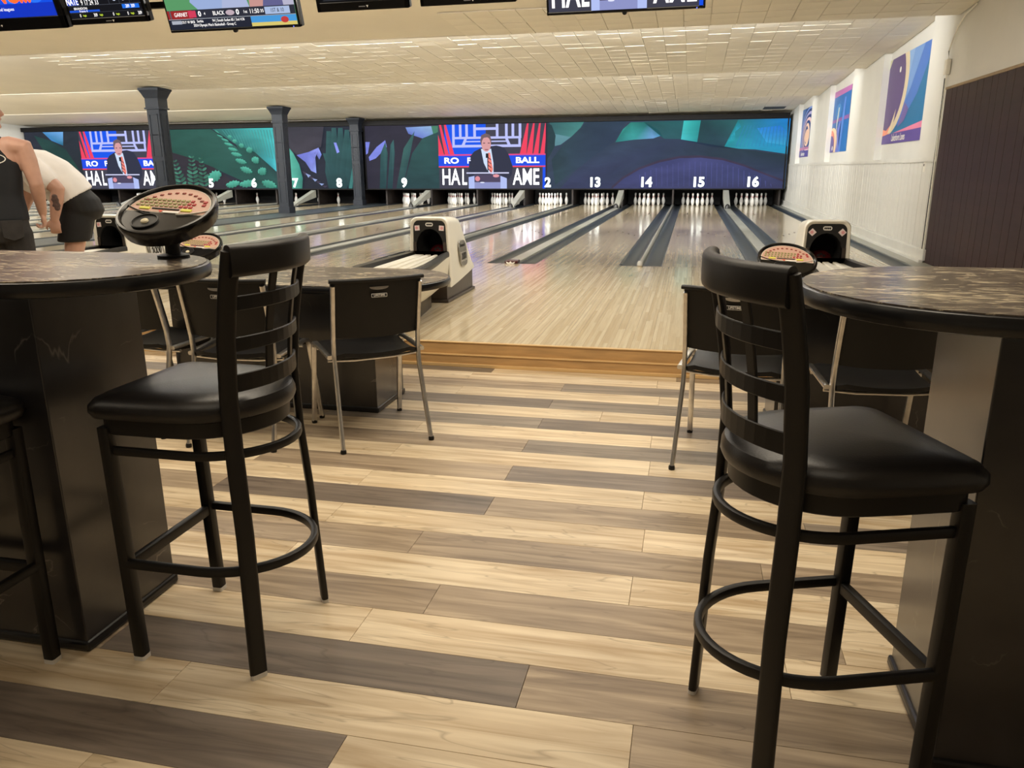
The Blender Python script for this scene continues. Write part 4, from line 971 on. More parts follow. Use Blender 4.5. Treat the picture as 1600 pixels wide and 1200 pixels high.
# ------------------------------------------------------------------ tables
def racetrack(L_, r, n=20):
    """rounded ends; half circle at +x and -x, total half length L_"""
    c = L_-r
    return [(c+r*math.cos(a), r*math.sin(a)) for a in [R(-90+180*k/n) for k in range(n+1)]] + [(-c+r*math.cos(a), r*math.sin(a)) for a in [R(90+180*k/n) for k in range(n+1)]]
def table(name, label, cx, cy, L_, r, z, peds, group, th=0.042):
    t = thing(name, label, 'table', (cx, cy, 0), (0, 0, 0), group)
    q = MB(); q.prism(racetrack(L_-0.012, r-0.012), z-0.006, z, bev=0.0); q.build('table_top', MARBLE, t)
    out = racetrack(L_, r); ins = racetrack(L_-0.014, r-0.014); ins2 = racetrack(L_-0.05, r-0.05); mid = racetrack(L_-0.004, r-0.004)
    q = MB(); q.loft([[(p[0], p[1], zz) for p in o_] for o_, zz in ((ins, z-0.002), (mid, z-0.005), (out, z-0.015), (out, z-th+0.012), (mid, z-th+0.003), (ins, z-th), (ins2, z-th+0.001))], cap=True)
    q.build('table_edge', RIMB, t)
    for (px0, px1, py0, py1) in peds:
        q = MB(); q.box(((px0+px1)/2-cx, (py0+py1)/2-cy, (z-th)/2), (px1-px0, py1-py0, z-th-0.002), bev=0.003)
        p = q.build('pedestal', VEIN, t)
        q = MB(); w_, d_ = px1-px0+0.018, py1-py0+0.018
        q.box(((px0+px1)/2-cx, (py0+py1)/2-cy, 0.016), (w_, d_, 0.03), bev=0.008); q.build('base_moulding', RIMB, p)
    return t
BT = 'tall bar tables with rounded ends'
table('bar_table', 'tall dark marbled bar table at the left with score console on it', -2.05, 1.85, 0.755, 0.342, 1.067, [(-2.4, -1.605, 1.63, 2.025)], BT)
table('bar_table', 'tall dark marbled bar table at the right edge, nothing on it', 1.28, 1.85, 1.035, 0.376, 1.067, [(0.6, 1.9, 1.645, 2.035)], BT)
LTG = 'low scoring tables'
table('score_table', 'low dark marbled table behind the left bar stool', -2.55, 4.13, 1.26, 0.41, 0.735, [(-2.9, -1.655, 3.92, 4.34)], LTG)
table('score_table', 'low dark table mostly hidden behind the right bar stool', 1.3, 4.13, 1.12, 0.41, 0.735, [(0.46, 1.9, 3.92, 4.34)], LTG)

# ------------------------------------------------------------------ bar stools
def arc_pts(p0, p1, sag, n=12):
    """arc in plan from p0 to p1 bulging towards -y by sag"""
    p0, p1 = Vector(p0), Vector(p1); res = []
    for k in range(n+1):
        s_ = k/n; p = p0.lerp(p1, s_); p.y -= sag*(1-(2*s_-1)**2); res.append(p)
    return res
def make_stool(label):
    t = thing('bar_stool', label, 'stool', (0, 0, 0), (0, 0, 0), 'black bar stools')
    def post_y(z):
        pts = [(0, -0.188), (0.4, -0.178), (0.66, -0.163), (0.77, -0.164), (0.92, -0.177), (1.02, -0.193), (1.15, -0.222)]
        for (a, ya), (b_, yb) in zip(pts, pts[1:]):
            if z <= b_: return ya+(yb-ya)*(z-a)/(b_-a)
        return pts[-1][1]
    def post_x(z): return 0.2-0.032*min(1, z/0.66)+(0.014*(z-0.77)/0.38 if z > 0.77 else 0)
    zs = [0.012, 0.2, 0.4, 0.6, 0.77, 0.85, 0.92, 0.98, 1.04, 1.09, 1.135]
    for s in (-1, 1):
        q = MB(); path = [(s*post_x(z), post_y(z), z) for z in zs]
        a = R(36)*s
        q.sweep(path, rrect(0.047, 0.021, 0.0095, 3), up=(-math.sin(a), math.cos(a), 0)); p = q.build('back_post', BLACKM, t)
        q = MB(); a2 = a; q.prism(rrect(0.045, 0.021, 0.009), 0, 0.014, f=lambda X, Y, Z: (s*post_x(0)+X*math.cos(a2)-Y*math.sin(a2), post_y(0)+X*math.sin(a2)+Y*math.cos(a2), Z)); q.build('glide', GLIDE, p)
        q = MB(); q.sweep([(s*0.19, 0.178, 0.012), (s*0.185, 0.19, 0.68)], rrect(0.033, 0.033, 0.006, 2), up=(0, 1, 0)); p = q.build('front_leg', BLACKM, t)
        q = MB(); q.prism(rrect(0.034, 0.034, 0.006), 0, 0.013, f=lambda X, Y, Z: (s*0.19+X, 0.178+Y, Z)); q.build('glide', GLIDE, p)
    # D shaped loops
    def dloop(hw, yf, yb, n=22):
        """from the right front corner round the back to the left front corner"""
        res = [(hw, yf), (hw, yf-0.08), (hw*1.0, yf-0.16)]
        yc = yf-0.22
        for k in range(n+1):
            a = -PI*k/n; res.append((hw*math.cos(a), yc+(yc-yb)*math.sin(a)))
        return res + [(-hw, yf-0.16), (-hw, yf-0.08), (-hw, yf)]
    q = MB(); q.sweep([(x, y, 0.295) for x, y in dloop(0.195, 0.18, -0.255)], rrect(0.02, 0.026, 0.006, 2)); q.build('foot_ring', BLACKM, t)
    q = MB(); q.sweep([(x, y, 0.615) for x, y in dloop(0.184, 0.185, -0.232)], rrect(0.018, 0.024, 0.006, 2)); q.build('upper_ring', BLACKM, t)
    q = MB(); q.sweep([(-0.19, 0.182, 0.285), (0.19, 0.182, 0.285)], rrect(0.022, 0.032, 0.005, 2)); q.build('foot_bar', BLACKM, t)
    def outline(k, fr=0.0):
        hw = 0.208*k; yf = 0.222*k; r = 0.05*k; pts = []
        for j in range(7): a = R(90*j/6); pts.append((hw-r+r*math.cos(a), yf-r+r*math.sin(a)))
        for j in range(7): a = R(90+90*j/6); pts.append((-hw+r+r*math.cos(a), yf-r+r*math.sin(a)))
        pts.append((-hw*1.0, 0.06*k)); yc = -0.02*k
        for j in range(19): a = R(180+180*j/18); pts.append((hw*0.985*math.cos(a), yc+0.20*k*math.sin(a)))
        pts.append((hw*1.0, 0.06*k))
        return pts
    q = MB(); q.loft([[(x, y, z) for x, y in outline(k)] for k, z in ((0.93, 0.662), (0.945, 0.665), (0.945, 0.703), (0.93, 0.706))]); q.build('seat_frame', BLACKM, t)
    q = MB(); q.loft([[(x, y+(0.004 if k > 1 else 0), z) for x, y in outline(k)] for k, z in ((0.94, 0.704), (1.02, 0.709), (1.05, 0.722), (1.045, 0.738), (1.0, 0.754), (0.9, 0.765), (0.7, 0.772), (0.35, 0.776), (0.05, 0.777))]); q.build('seat_cushion', BLACKV, t)
    # curved back
    def back_arc(z, sag=0.058, inset=0.0): 
        x = post_x(z)-inset; y = post_y(z); return arc_pts((-x, y, z), (x, y, z), sag)
    q = MB(); pa = back_arc(1.112, 0.056, -0.008)
    q.sweep(pa, rrect(0.031, 0.076, 0.013, 3)); q.build('top_rail', BLACKM, t)
    for z in (1.008, 0.905, 0.806):
        q = MB(); q.sweep(back_arc(z, 0.056), rrect(0.006, 0.036 if z > 0.85 else 0.046, 0.002, 1), smooth=False); q.build('slat', BLACKM, t)
    for s_ in (0.36, 0.70):
        q = MB(); path = []; ups = []
        for z in (0.81, 0.86, 0.92, 0.98, 1.04, 1.09):
            x = post_x(z); sx = -x+2*x*s_; y = post_y(z)-0.056*(1-(2*s_-1)**2)+0.007; path.append((sx, y, z))
        q.sweep(path, rrect(0.026, 0.008, 0.002, 1), up=(-(2*s_-1)*0.66, 1, 0), smooth=False); q.build('spindle', BLACKM, t)
    return t
st = make_stool('black window-back bar stool standing at the end of the left bar table')
st.location = (-1.257, 1.826, 0); st.rotation_euler = (0, 0, R(90))
copy_tree(st, None, (0.318, 1.69, 0), (0, 0, R(19.7-90)), 'black window-back bar stool standing at the right bar table')
copy_tree(st, None, (-1.86, 1.392, 0), (0, 0, R(0)), 'black bar stool cut off by the left edge, tucked under the left bar table')

# ------------------------------------------------------------------ stacking chairs
def make_chair(label):
    t = thing('stacking_chair', label, 'chair', (0, 0, 0), (0, 0, 0), 'black plastic stacking chairs')
    pr = rrect(0.02, 0.026, 0.007, 2)
    for s in (-1, 1):
        x = s*0.212
        q = MB(); q.sweep([(x+s*0.012, -0.115, 0.008), (x+s*0.006, -0.06, 0.2), (x, -0.012, 0.38), (x, 0.0, 0.46), (x, -0.006, 0.54), (x, -0.03, 0.66), (x, -0.062, 0.8)], pr, up=(0, 1, 0)); l = q.build('back_leg', CHROME, t)
        q = MB(); q.lathe([(0.014, 0), (0.015, 0.012), (0.012, 0.02)], (x+s*0.0125, -0.117, 0), 10); q.build('foot_cap', BLACKP, l)
        q = MB(); xf = s*0.232
        q.sweep([(xf, 0.0, 0.45), (xf, 0.2, 0.462), (xf, 0.30, 0.466), (xf, 0.335, 0.458), (xf, 0.352, 0.435), (xf, 0.36, 0.40), (xf+s*0.004, 0.40, 0.2), (xf+s*0.008, 0.432, 0.008)], pr, up=(1, 0, 0)); l = q.build('front_leg', CHROME, t)
        q = MB(); q.lathe([(0.014, 0), (0.015, 0.012), (0.012, 0.02)], (xf+s*0.008, 0.433, 0), 10); q.build('foot_cap', BLACKP, l)
    q = MB(); q.sweep([(-0.232, 0.05, 0.425), (-0.1, 0.05, 0.415), (0.1, 0.05, 0.415), (0.232, 0.05, 0.425)], circ(0.008, 8)); q.build('cross_bar', CHROME, t)
    q = MB(); q.sweep([(-0.232, 0.28, 0.44), (0.232, 0.28, 0.44)], circ(0.008, 8)); q.build('cross_bar', CHROME, t)
    # contoured seat
    q = MB(); nx, ny = 12, 12; top = []; bot = []
    def sp(u, v):
        x = (u-0.5)*0.43; y = -0.045+0.46*v
        z = 0.462-0.022*math.sin(PI*min(1, v*1.15))+0.012*(2*u-1)**2-0.03*max(0, v-0.82)/0.18*(max(0, v-0.82)/0.18)
        ed = max(0, abs(2*u-1)-0.86)/0.14; z -= 0.012*ed*ed
        sh = 1-0.09*max(0, (0.25-v)/0.25)**2-0.06*max(0, (v-0.85)/0.15)**2
        if v < 0.12: y += 0.03*(1-v/0.12)*(2*u-1)**2
        return (x*sh, y, z)
    vs = [sp(i/nx, j/ny) for j in range(ny+1) for i in range(nx+1)]; n_ = len(vs)
    fs = [(j*(nx+1)+i, j*(nx+1)+i+1, (j+1)*(nx+1)+i+1, (j+1)*(nx+1)+i) for j in range(ny) for i in range(nx)]
    vs2 = [(v[0]*0.97, v[1], v[2]-0.02) for v in vs]
    fs2 = [[a+n_ for a in f][::-1] for f in fs]
    ring = [i for i in range(nx+1)] + [j*(nx+1)+nx for j in range(1, ny+1)] + [ny*(nx+1)+i for i in range(nx-1, -1, -1)] + [j*(nx+1) for j in range(ny-1, 0, -1)]
    fr = [(ring[k], ring[(k+1) % len(ring)], ring[(k+1) % len(ring)]+n_, ring[k]+n_) for k in range(len(ring))]
    q.add(vs+vs2, fs+fs2+fr, 0, True); q.build('seat', BLACKP, t, angle=50)
    # curved backrest with a rolled top
    q = MB(); nx, nz = 14, 10
    def bp(u, v, th):
        x = (u-0.5)*(0.43+0.012*v); z = 0.545+0.275*v
        y = 0.004-0.064*v-0.035*(1-(2*u-1)**2)
        if v < 0.2: z += 0.018*(1-v/0.2)*((2*u-1)**2-1)*-0.2-0.012*(1-(2*u-1)**2)*(1-v/0.2)
        return (x, y+th, z)
    vs = [bp(i/nx, j/nz, 0) for j in range(nz+1) for i in range(nx+1)]; n_ = len(vs)
    vs2 = [bp(i/nx, j/nz, 0.014) for j in range(nz+1) for i in range(nx+1)]
    fs = [(j*(nx+1)+i, j*(nx+1)+i+1, (j+1)*(nx+1)+i+1, (j+1)*(nx+1)+i) for j in range(nz) for i in range(nx)]
    ring = [i for i in range(nx+1)] + [j*(nx+1)+nx for j in range(1, nz+1)] + [nz*(nx+1)+i for i in range(nx-1, -1, -1)] + [j*(nx+1) for j in range(nz-1, 0, -1)]
    fr = [(ring[k], ring[(k+1) % len(ring)], ring[(k+1) % len(ring)]+n_, ring[k]+n_) for k in range(len(ring))]
    q.add(vs+vs2, fs+[[a+n_ for a in f][::-1] for f in fs]+fr, 0, True)
    bk = q.build('backrest', BLACKP, t, angle=50)
    q = MB(); q.sweep([(bp(i/14, 1.0, 0)[0]*1.03, bp(i/14, 1.0, 0.004)[1], 0.822) for i in range(15)], rrect(0.034, 0.018, 0.008, 3)); q.build('top_lip', BLACKP, bk)
    q = MB(); q.prism([(0.046*math.cos(a), 0.012*math.sin(a)-(0.0)) for a in [R(180+180*k/10) for k in range(11)]]+[(0.046, 0.003), (-0.046, 0.003)], 0, 0.002, f=lambda X, Y, Z: (X, -0.092-Z, 0.787+Y)); q.build('hand_slot', CHROME, bk)
    q = MB(); q.prism(rrect(0.076, 0.018, 0.003), 0, 0.0012, f=lambda X, Y, Z: (X, -0.0895-Z, 0.748+Y)); bg = q.build('badge_border', PRW, bk)
    q = MB(); q.prism(rrect(0.072, 0.014, 0.002), 0, 0.0005, f=lambda X, Y, Z: (X, -0.0908-Z, 0.748+Y)); q.build('badge', PRK, bk)
    text('lettering', 'LIFETIME', 0.0135, PRW, bk, (0, -0.0915, 0.748), ext=0.0003, bold=0.0003, xs=1.05)
    return t
ch = make_chair('black plastic chair at the low table right of the left bar stool')
def place(o, x, y, fx, fy): o.location = (x, y, 0); o.rotation_euler = (0, 0, math.atan2(fy, fx)-PI/2)
place(ch, -1.465, 3.50, -0.63, 0.78)
for x, y, fx, fy, lab in ((0.22, 3.463, 0.17, 0.985, 'black plastic chair seen through the back of the right bar stool'),
                          (0.815, 3.30, -0.09, 0.995, 'black plastic chair under the right bar table edge, half hidden by its stool'),
                          (-2.14, 3.33, -0.05, 1.0, 'black plastic chair seen through the back of the left bar stool'),
                          (-2.76, 3.45, 0.2, 0.98, 'black plastic chair half hidden behind the left bar table pedestal'),
                          ):
    c = copy_tree(ch, None, None, None, lab); place(c, x, y, fx, fy)

# ------------------------------------------------------------------ scoring consoles
def make_console(label):
    t = thing('score_console', label, 'console', (0, 0, 0), (0, 0, 0), 'round scoring consoles')
    q = MB(); q.lathe([(0.05, 0), (0.05, 0.008), (0.024, 0.014), (0.022, 0.07), (0.022, 0.14)], n=14); q.build('post', BLACKP, t)
    N_ = Matrix.Rotation(R(27), 3, 'X') @ Matrix.Rotation(R(4), 3, 'Y')
    c0 = Vector((0, 0, 0.138))
    f = lambda X, Y, Z: tuple(N_ @ Vector((X, Y, Z)) + c0)
    q = MB(); q.lathe([(0.06, -0.046), (0.125, -0.040), (0.146, -0.03), (0.155, 0.0), (0.156, 0.014), (0.152, 0.021), (0.145, 0.022), (0.140, 0.016), (0.138, 0.012), (0.01, 0.012)], c0, 40, rot=N_); hd = q.build('head', BLACKG, t)
    # keyboard field on the upper part
    def seg(r, ycut):
        a0 = math.asin(ycut/r); return [(r*math.cos(a0+(PI-2*a0)*k/24), r*math.sin(a0+(PI-2*a0)*k/24)) for k in range(25)]
    q = MB(); q.prism(seg(0.136, -0.018), 0.011, 0.0125, f=f); q.build('field_border', CREAM, hd)
    q = MB(); q.prism(seg(0.1325, -0.015), 0.0118, 0.0135, f=f); q.build('key_field', flat('pale_pink_print', (196, 158, 142)), hd)
    kb = MB(); cols = []
    def key(x, y, w_, h_, mi):
        kb.add([f(*p) for p in ((x-w_/2, y-h_/2, 0.0135), (x+w_/2, y-h_/2, 0.0135), (x+w_/2, y+h_/2, 0.0135), (x-w_/2, y+h_/2, 0.0135), (x-w_/2+0.001, y-h_/2+0.001, 0.0165), (x+w_/2-0.001, y-h_/2+0.001, 0.0165), (x+w_/2-0.001, y+h_/2-0.001, 0.0165), (x-w_/2+0.001, y+h_/2-0.001, 0.0165))],
               [(0, 1, 5, 4), (1, 2, 6, 5), (2, 3, 7, 6), (3, 0, 4, 7), (4, 5, 6, 7)], mi)
    for r_, (y, n_) in enumerate(((0.056, 11), (0.038, 12), (0.020, 12))):
        for k in range(n_):
            x = -0.112+0.006*(2-r_)*0.6+k*0.0166
            if x > 0.112: continue
            key(x, y, 0.0118, 0.0105, 1 if k >= 10 or (r_ == 2 and k >= 9) else 0)
    key(0.105, 0.056, 0.012, 0.012, 1); key(0.108, 0.038, 0.012, 0.012, 1)
    for k in range(10):
        a = R(150-12.5*k); key(0.112*math.cos(a), 0.112*math.sin(a)*0.92, 0.012, 0.008, 2)
    key(-0.078, 0.001, 0.036, 0.013, 3); key(0.066, 0.001, 0.036, 0.013, 3); key(-0.006, 0.002, 0.094, 0.006, 4)
    stuff(kb.build('keys', [flat('key_tan', (150, 146, 96)), flat('key_red', (170, 52, 54)), flat('key_pink', (150, 74, 66)), flat('key_yellow', (214, 212, 80)), PRK], hd))
    q = MB(); q.prism([(-0.012, -0.010), (0.05, -0.006), (0.046, -0.016), (-0.004, -0.018)], 0.013, 0.0145, f=f); q.build('white_tab', PRW, hd)
    q = MB(); q.prism([(-0.026, -0.006), (-0.010, -0.006), (-0.016, -0.018)], 0.013, 0.0145, f=f); q.build('red_tab', flat('tab_red', (214, 70, 40)), hd)
    q = MB(); q.lathe([(0.042, 0.012), (0.042, 0.017), (0.038, 0.018), (0.036, 0.014), (0.014, 0.0135)], c0+N_ @ Vector((-0.035, -0.075, 0)), 24, rot=N_); q.build('trackball_ring', BLACKP, hd)
    q = MB(); q.lathe([(0.0125, 0.013), (0.011, 0.018), (0.006, 0.0205), (0.001, 0.021)], c0+N_ @ Vector((-0.035, -0.075, 0)), 14, rot=N_); q.build('trackball', flat('ball_cream', (216, 206, 176)), hd)
    for sx in (-1, 1):
        q = MB(); pts = [f(sx*(0.145-0.1*k/8+0.0), 0.01-0.036*math.sin(PI/2*k/8), 0.0155) for k in range(9)]
        q.sweep(pts, circ(0.0022, 6), up=tuple(N_ @ Vector((0, 0, 1)))); q.build('bead', BLACKG if sx < 0 else CREAM, hd)
    return t
co = make_console('large scoring console with keyboard on the left bar table')
co.location = (-1.505, 2.08, 1.067); co.scale = (0.93, 0.93, 0.93)
copy_tree(co, None, (-2.93, 4.30, 0.735), None, 'scoring console on the low table behind the left stool')
copy_tree(co, None, (0.485, 4.14, 0.735), None, 'scoring console in front of the right ball return')

# ------------------------------------------------------------------ ball returns
def make_return(label):
    t = thing('ball_return', label, 'ball return', (0, 0, 0), (0, 0, 0), 'white ball returns on the approach')
    # dark base
    q = MB()
    q.loft([[(s_*0.16, y0, z) for s_, y0 in ((-1, -0.02), (1, -0.02), (1, 0.83), (-1, 0.83))] for z in (0.0, 0.255)], smooth=False)
    q.box((0, 0.4, 0.014), (0.36, 0.9, 0.028), bev=0.006); q.build('base', BRDARK, t)
    # shell: cross sections from front to back
    def sec(y, hw0, hw1, z0, z1, r):
        pts = [(-hw0, z0)]
        for k in range(7): a = R(180-90*k/6); pts.append((-hw1+r+r*math.cos(a), z1-r+r*math.sin(a)))
        for k in range(7): a = R(90-90*k/6); pts.append((hw1-r+r*math.cos(a), z1-r+r*math.sin(a)))
        pts.append((hw0, z0)); return [(x, y, z) for x, z in pts]
    ins = [sec(0.03, 0.165, 0.145, 0.16, 0.715, 0.05), sec(0.012, 0.17, 0.15, 0.155, 0.72, 0.055), sec(0.0, 0.186, 0.168, 0.14, 0.738, 0.06)]
    outs = [sec(0.008, 0.194, 0.172, 0.135, 0.746, 0.06), sec(0.035, 0.197, 0.174, 0.14, 0.748, 0.062), sec(0.25, 0.196, 0.170, 0.16, 0.738, 0.06), sec(0.40, 0.194, 0.168, 0.176, 0.722, 0.06), sec(0.455, 0.193, 0.168, 0.182, 0.68, 0.06), sec(0.55, 0.192, 0.172, 0.192, 0.555, 0.05), sec(0.65, 0.190, 0.176, 0.203, 0.43, 0.04), sec(0.74, 0.188, 0.178, 0.213, 0.32, 0.03), sec(0.82, 0.186, 0.182, 0.222, 0.245, 0.01)]
    q = MB(); q.loft(outs[1:], cap=False)
    q.add(outs[-1], [tuple(range(len(outs[-1])))])
    sh = q.build('shell', CREAM, t, angle=50)
    q = MB(); q.loft(ins+outs[:2], cap=False); q.build('front_lip', CREAMW, t, angle=60)
    # front panel with arched opening
    arch = [(0.122*math.cos(a), 0.50+0.145*math.sin(a)) for a in [R(180-180*k/20) for k in range(21)]]
    outer = [(-0.16, 0.2), (-0.15, 0.45)] + [(-0.15+0.3*k/16, 0.714-0.0*k) for k in range(17)] + [(0.15, 0.45), (0.16, 0.2)]
    inner = [(-0.122, 0.2), (-0.122, 0.40)] + [(0.122*math.cos(a), 0.50+0.145*math.sin(a)) for a in [R(180-180*k/16) for k in range(17)]] + [(0.122, 0.40), (0.122, 0.2)]
    q = MB(); n_ = len(outer)
    vs = [(x, y_, z) for y_ in (0.018, 0.035) for x, z in outer] + [(x, y_, z) for y_ in (0.018, 0.035) for x, z in inner]
    fs = []
    for k in range(n_-1): fs += [(k, k+1, 2*n_+k+1, 2*n_+k), (2*n_+k, 2*n_+k+1, 3*n_+k+1, 3*n_+k)]
    q.add(vs, fs, 0, False); q.build('front_panel', BRBLACK, t)
    for s_ in (-1, 1):
        q = MB(); q.box((s_*0.138, 0.0165, 0.43), (0.027, 0.006, 0.2), bev=0.002); q.build('side_strip', BRDARK, t)
        q = MB(); a = R(45 if ROT_ST else 4); q.box((s_*0.112, 0.0145, 0.652), (0.044, 0.003, 0.044), rot=Matrix.Rotation(a*s_, 3, 'Y')); sk = q.build('warning_sticker', flat('sticker_white', (240, 222, 222)), t)
        q = MB(); q.lathe([(0.013, 0), (0.013, 0.001)], (s_*0.112+0.004*s_, 0.0125, 0.652), 10, rot=Matrix.Rotation(PI/2, 3, 'X')); q.build('sticker_print', flat('sticker_pink', (232, 164, 170)), sk)
    q = MB(); q.prism(rrect(0.068, 0.032, 0.015, 5), 0, 0.003, f=lambda X, Y, Z: (X, 0.0165-Z, 0.683+Y)); em = q.build('emblem', PRW, t)
    q = MB()
    for k in range(4): q.lathe([(0.0065, 0), (0.0065, 0.001)], (-0.0195+0.013*k, 0.0135, 0.683), 8, rot=Matrix.Rotation(PI/2, 3, 'X'), sy=1.4)
    q.build('emblem_marks', PRK, em)
    # dark tunnel behind the opening
    q = MB(); pr_ = [(0.121*math.cos(a), 0.50+0.144*math.sin(a)) for a in [R(-70+320*k/16) for k in range(17)]]
    q.loft([[(x*k_, y_, 0.45+(z-0.45)*k_) for x, z in pr_] for k_, y_ in ((1, 0.03), (0.98, 0.12), (0.95, 0.34))], cap=False)
    q.add([(x*0.95, 0.34, 0.45+(z-0.45)*0.95) for x, z in pr_], [tuple(range(17))]); q.build('tunnel', DARKPIT, t)
    q = MB(); q.box((0, 0.2, 0.27), (0.3, 0.36, 0.02)); q.build('tunnel_floor', DARKPIT, t)
    # rack in front of the opening
    q = MB(); L_ = 1.42
    side_r = [(0.178, 0.0), (0.19, -0.12), (0.23, -0.36), (0.275, -0.62), (0.315, -0.9), (0.325, -1.1)]
    side_l = [(-0.178, 0.0), (-0.185, -0.2), (-0.20, -0.5), (-0.215, -0.8), (-0.225, -1.1)]
    def ro(k):
        end = [(0.05+0.275*math.cos(a), -1.1+0.3*math.sin(a)) for a in [R(-15*j) for j in range(1, 12)]]
        pts = side_r+end+side_l[::-1]
        return [(0.03+(x-0.03)*k, y*(1 if k < 1 else 1.0)-(0 if k >= 1 else (1-k)*0.1*(1 if y < -0.05 else 0))) for x, y in pts]
    rings = []
    for k, z in ((0.80, 0.17), (0.9, 0.22), (0.98, 0.31), (1.02, 0.375), (1.02, 0.41)): rings.append([(x, y, z) for x, y in ro(k)])
    q.loft(rings); q.build('rack_body', CREAM, t)
    q = MB(); q.loft([[(x, y, z) for x, y in ro(k)] for k, z in ((1.02, 0.405), (1.035, 0.415), (1.03, 0.438), (0.98, 0.452), (0.80, 0.446), (0.74, 0.42), (0.73, 0.40))], cap=False)
    q.build('rack_bumper', BRBLACK, t)
    q = MB(); q.prism(ro(0.76), 0.395, 0.402); q.build('rack_bed', BRBLACK, t)
    for xa, xb, wd in ((-0.085, -0.09, 0.085), (0.0, 0.02, 0.045), (0.07, 0.12, 0.03)):
        q = MB(); q.sweep([(xa, -0.03, 0.418), (xa*0.7+xb*0.3, -0.4, 0.417), (xb, -0.9, 0.415), (xb*0.9+0.005, -1.15, 0.413)], rrect(wd, 0.014, 0.004), smooth=False); q.build('ball_rail', CREAMW, t)
    q = MB(); q.loft([[(0.03+(x-0.03)*k, -0.62+(y+0.62)*k2, z) for x, y in ro(1)] for k, k2, z in ((0.45, 0.55, 0.0), (0.45, 0.55, 0.1), (0.7, 0.8, 0.18))]); q.build('rack_foot', BRDARK, t)
    # chrome side plate
    for s_ in ((1, -1) if False else (1,)):
        nx_ = 0.0
        fpl = lambda X, Y, Z: (0.1905-0.042*Y+Z, 0.40+X-0.2*Y, 0.40+Y)
        q = MB(); q.prism(rrect(0.25, 0.235, 0.07, 5), -0.004, 0.006, bev=0.003, f=fpl); pl = q.build('side_plate', ALU, t)
        q = MB()
        for k in range(4): q.prism(rrect(0.03, 0.09, 0.014, 3), 0.005, 0.010, f=lambda X, Y, Z: fpl(X-0.075+0.05*k, Y-0.03, Z))
        q.build('plate_ribs', CHROME, pl)
        me = text_mesh('Brunswick', 0.046, 0.001, 0.0006, xs=0.85); me.materials.clear(); me.materials.append(PRK)
        lo = link('lettering', me, pl, (0.194, 0.385, 0.475), (PI/2-0.042, 0, PI/2))
        me = text_mesh('2000', 0.09, 0.001, 0.001, xs=0.85); me.materials.clear(); me.materials.append(PRK)
        lo = link('lettering', me, pl, (0.2025, 0.405, 0.37), (PI/2-0.042, 0, PI/2))
    return t
ROT_ST = False
br = make_return('white ball return in the middle with its black bumper rack')
br.location = (-2.24, 6.66, ZA)
copy_tree(br, None, (-5.50, 6.66, ZA), None, 'white ball return at the left beside the bending person')
ROT_ST = True
br2 = make_return('white ball return at the right in front of the white wall'); br2.location = (1.07, 6.66, ZA)
def ball(x, y, z, lab, m_, r=0.108):
    q = MB(); q.lathe([(r*math.sin(PI*k/14)+0.0005, -r*math.cos(PI*k/14)) for k in range(15)], n=24)
    t = q.build('bowling_ball', m_, None, (x, y, z)); tag(t, lab, 'ball')
    q = MB()
    for a, b_ in ((0.0, 0.16), (0.35, 0.0), (-0.35, 0.02)):
        d_ = Vector((math.sin(a)*0.6, -0.75, 0.6+b_)).normalized(); q.lathe([(0.013, 0), (0.013, 0.004)], d_*(r-0.003), 8, rot=d_.to_track_quat('Z', 'Y').to_matrix())
    q.build('finger_holes', PRK, t)
ball(-2.21, 6.89, ZA+0.282+0.108, 'dark red bowling ball inside the opening of the middle ball return', REDD)
ball(1.06, 6.89, ZA+0.282+0.108, 'dark red bowling ball inside the opening of the right ball return', REDD)
ball(-5.56, 5.55, ZA+0.424+0.108, 'red bowling ball on the left rack, seen between the standing person\'s legs', REDB)

# loose cord on the floor far left
t = thing('loose_cord', 'pale tangled cord on the floor beside the left bar table pedestal', 'cord', (-3.22, 4.3, 0.006))
q = MB(); q.sweep([(0.14*math.cos(0.9*k)+0.02*k, 0.1*math.sin(1.1*k)-0.01*k, 0.004+0.01*(k % 3)) for k in range(16)], circ(0.006, 6)); q.build('cable', PRW, t)

# ------------------------------------------------------------------ people
def chain(mb, pts, rad, n=12):
    """tapered limb with rounded ends"""
    P_ = [Vector(p) for p in pts]; rings = []
    a0 = (P_[1]-P_[0]).normalized(); a1 = (P_[-1]-P_[-2]).normalized()
    seq = [(P_[0]-a0*rad[0]*0.92, rad[0]*0.35, a0), (P_[0]-a0*rad[0]*0.6, rad[0]*0.8, a0)]
    for i, p in enumerate(P_):
        d = (P_[min(i+1, len(P_)-1)]-P_[max(i-1, 0)]).normalized(); seq.append((p, rad[i], d))
    seq += [(P_[-1]+a1*rad[-1]*0.6, rad[-1]*0.8, a1), (P_[-1]+a1*rad[-1]*0.92, rad[-1]*0.35, a1)]
    for p, r_, d in seq:
        u = d.cross(Vector((0.13, 0.31, 0.94)));
        if u.length < 1e-3: u = d.cross(Vector((1, 0, 0)))
        u.normalize(); v = d.cross(u)
        rings.append([p+u*(r_*math.cos(2*PI*k/n))+v*(r_*math.sin(2*PI*k/n)) for k in range(n)])
    mb.loft(rings)
def rings_loft(mb, rs, n=20):
    """rs: (centre, axis u, radius u, axis v, radius v)"""
    mb.loft([[Vector(c)+Vector(u)*(a*math.cos(2*PI*k/n))+Vector(v)*(b_*math.sin(2*PI*k/n)) for k in range(n)] for c, u, a, v, b_ in rs])
def blob(mb, c, ax, n=12):
    """ellipsoid; ax = three axis vectors"""
    c = Vector(c); rings = []
    for i in range(9):
        t_ = PI*(i+0.25)/8.5
        rings.append([c+Vector(ax[2])*(-math.cos(t_))+(Vector(ax[0])*math.cos(2*PI*k/n)+Vector(ax[1])*math.sin(2*PI*k/n))*math.sin(t_) for k in range(n)])
    mb.loft(rings)
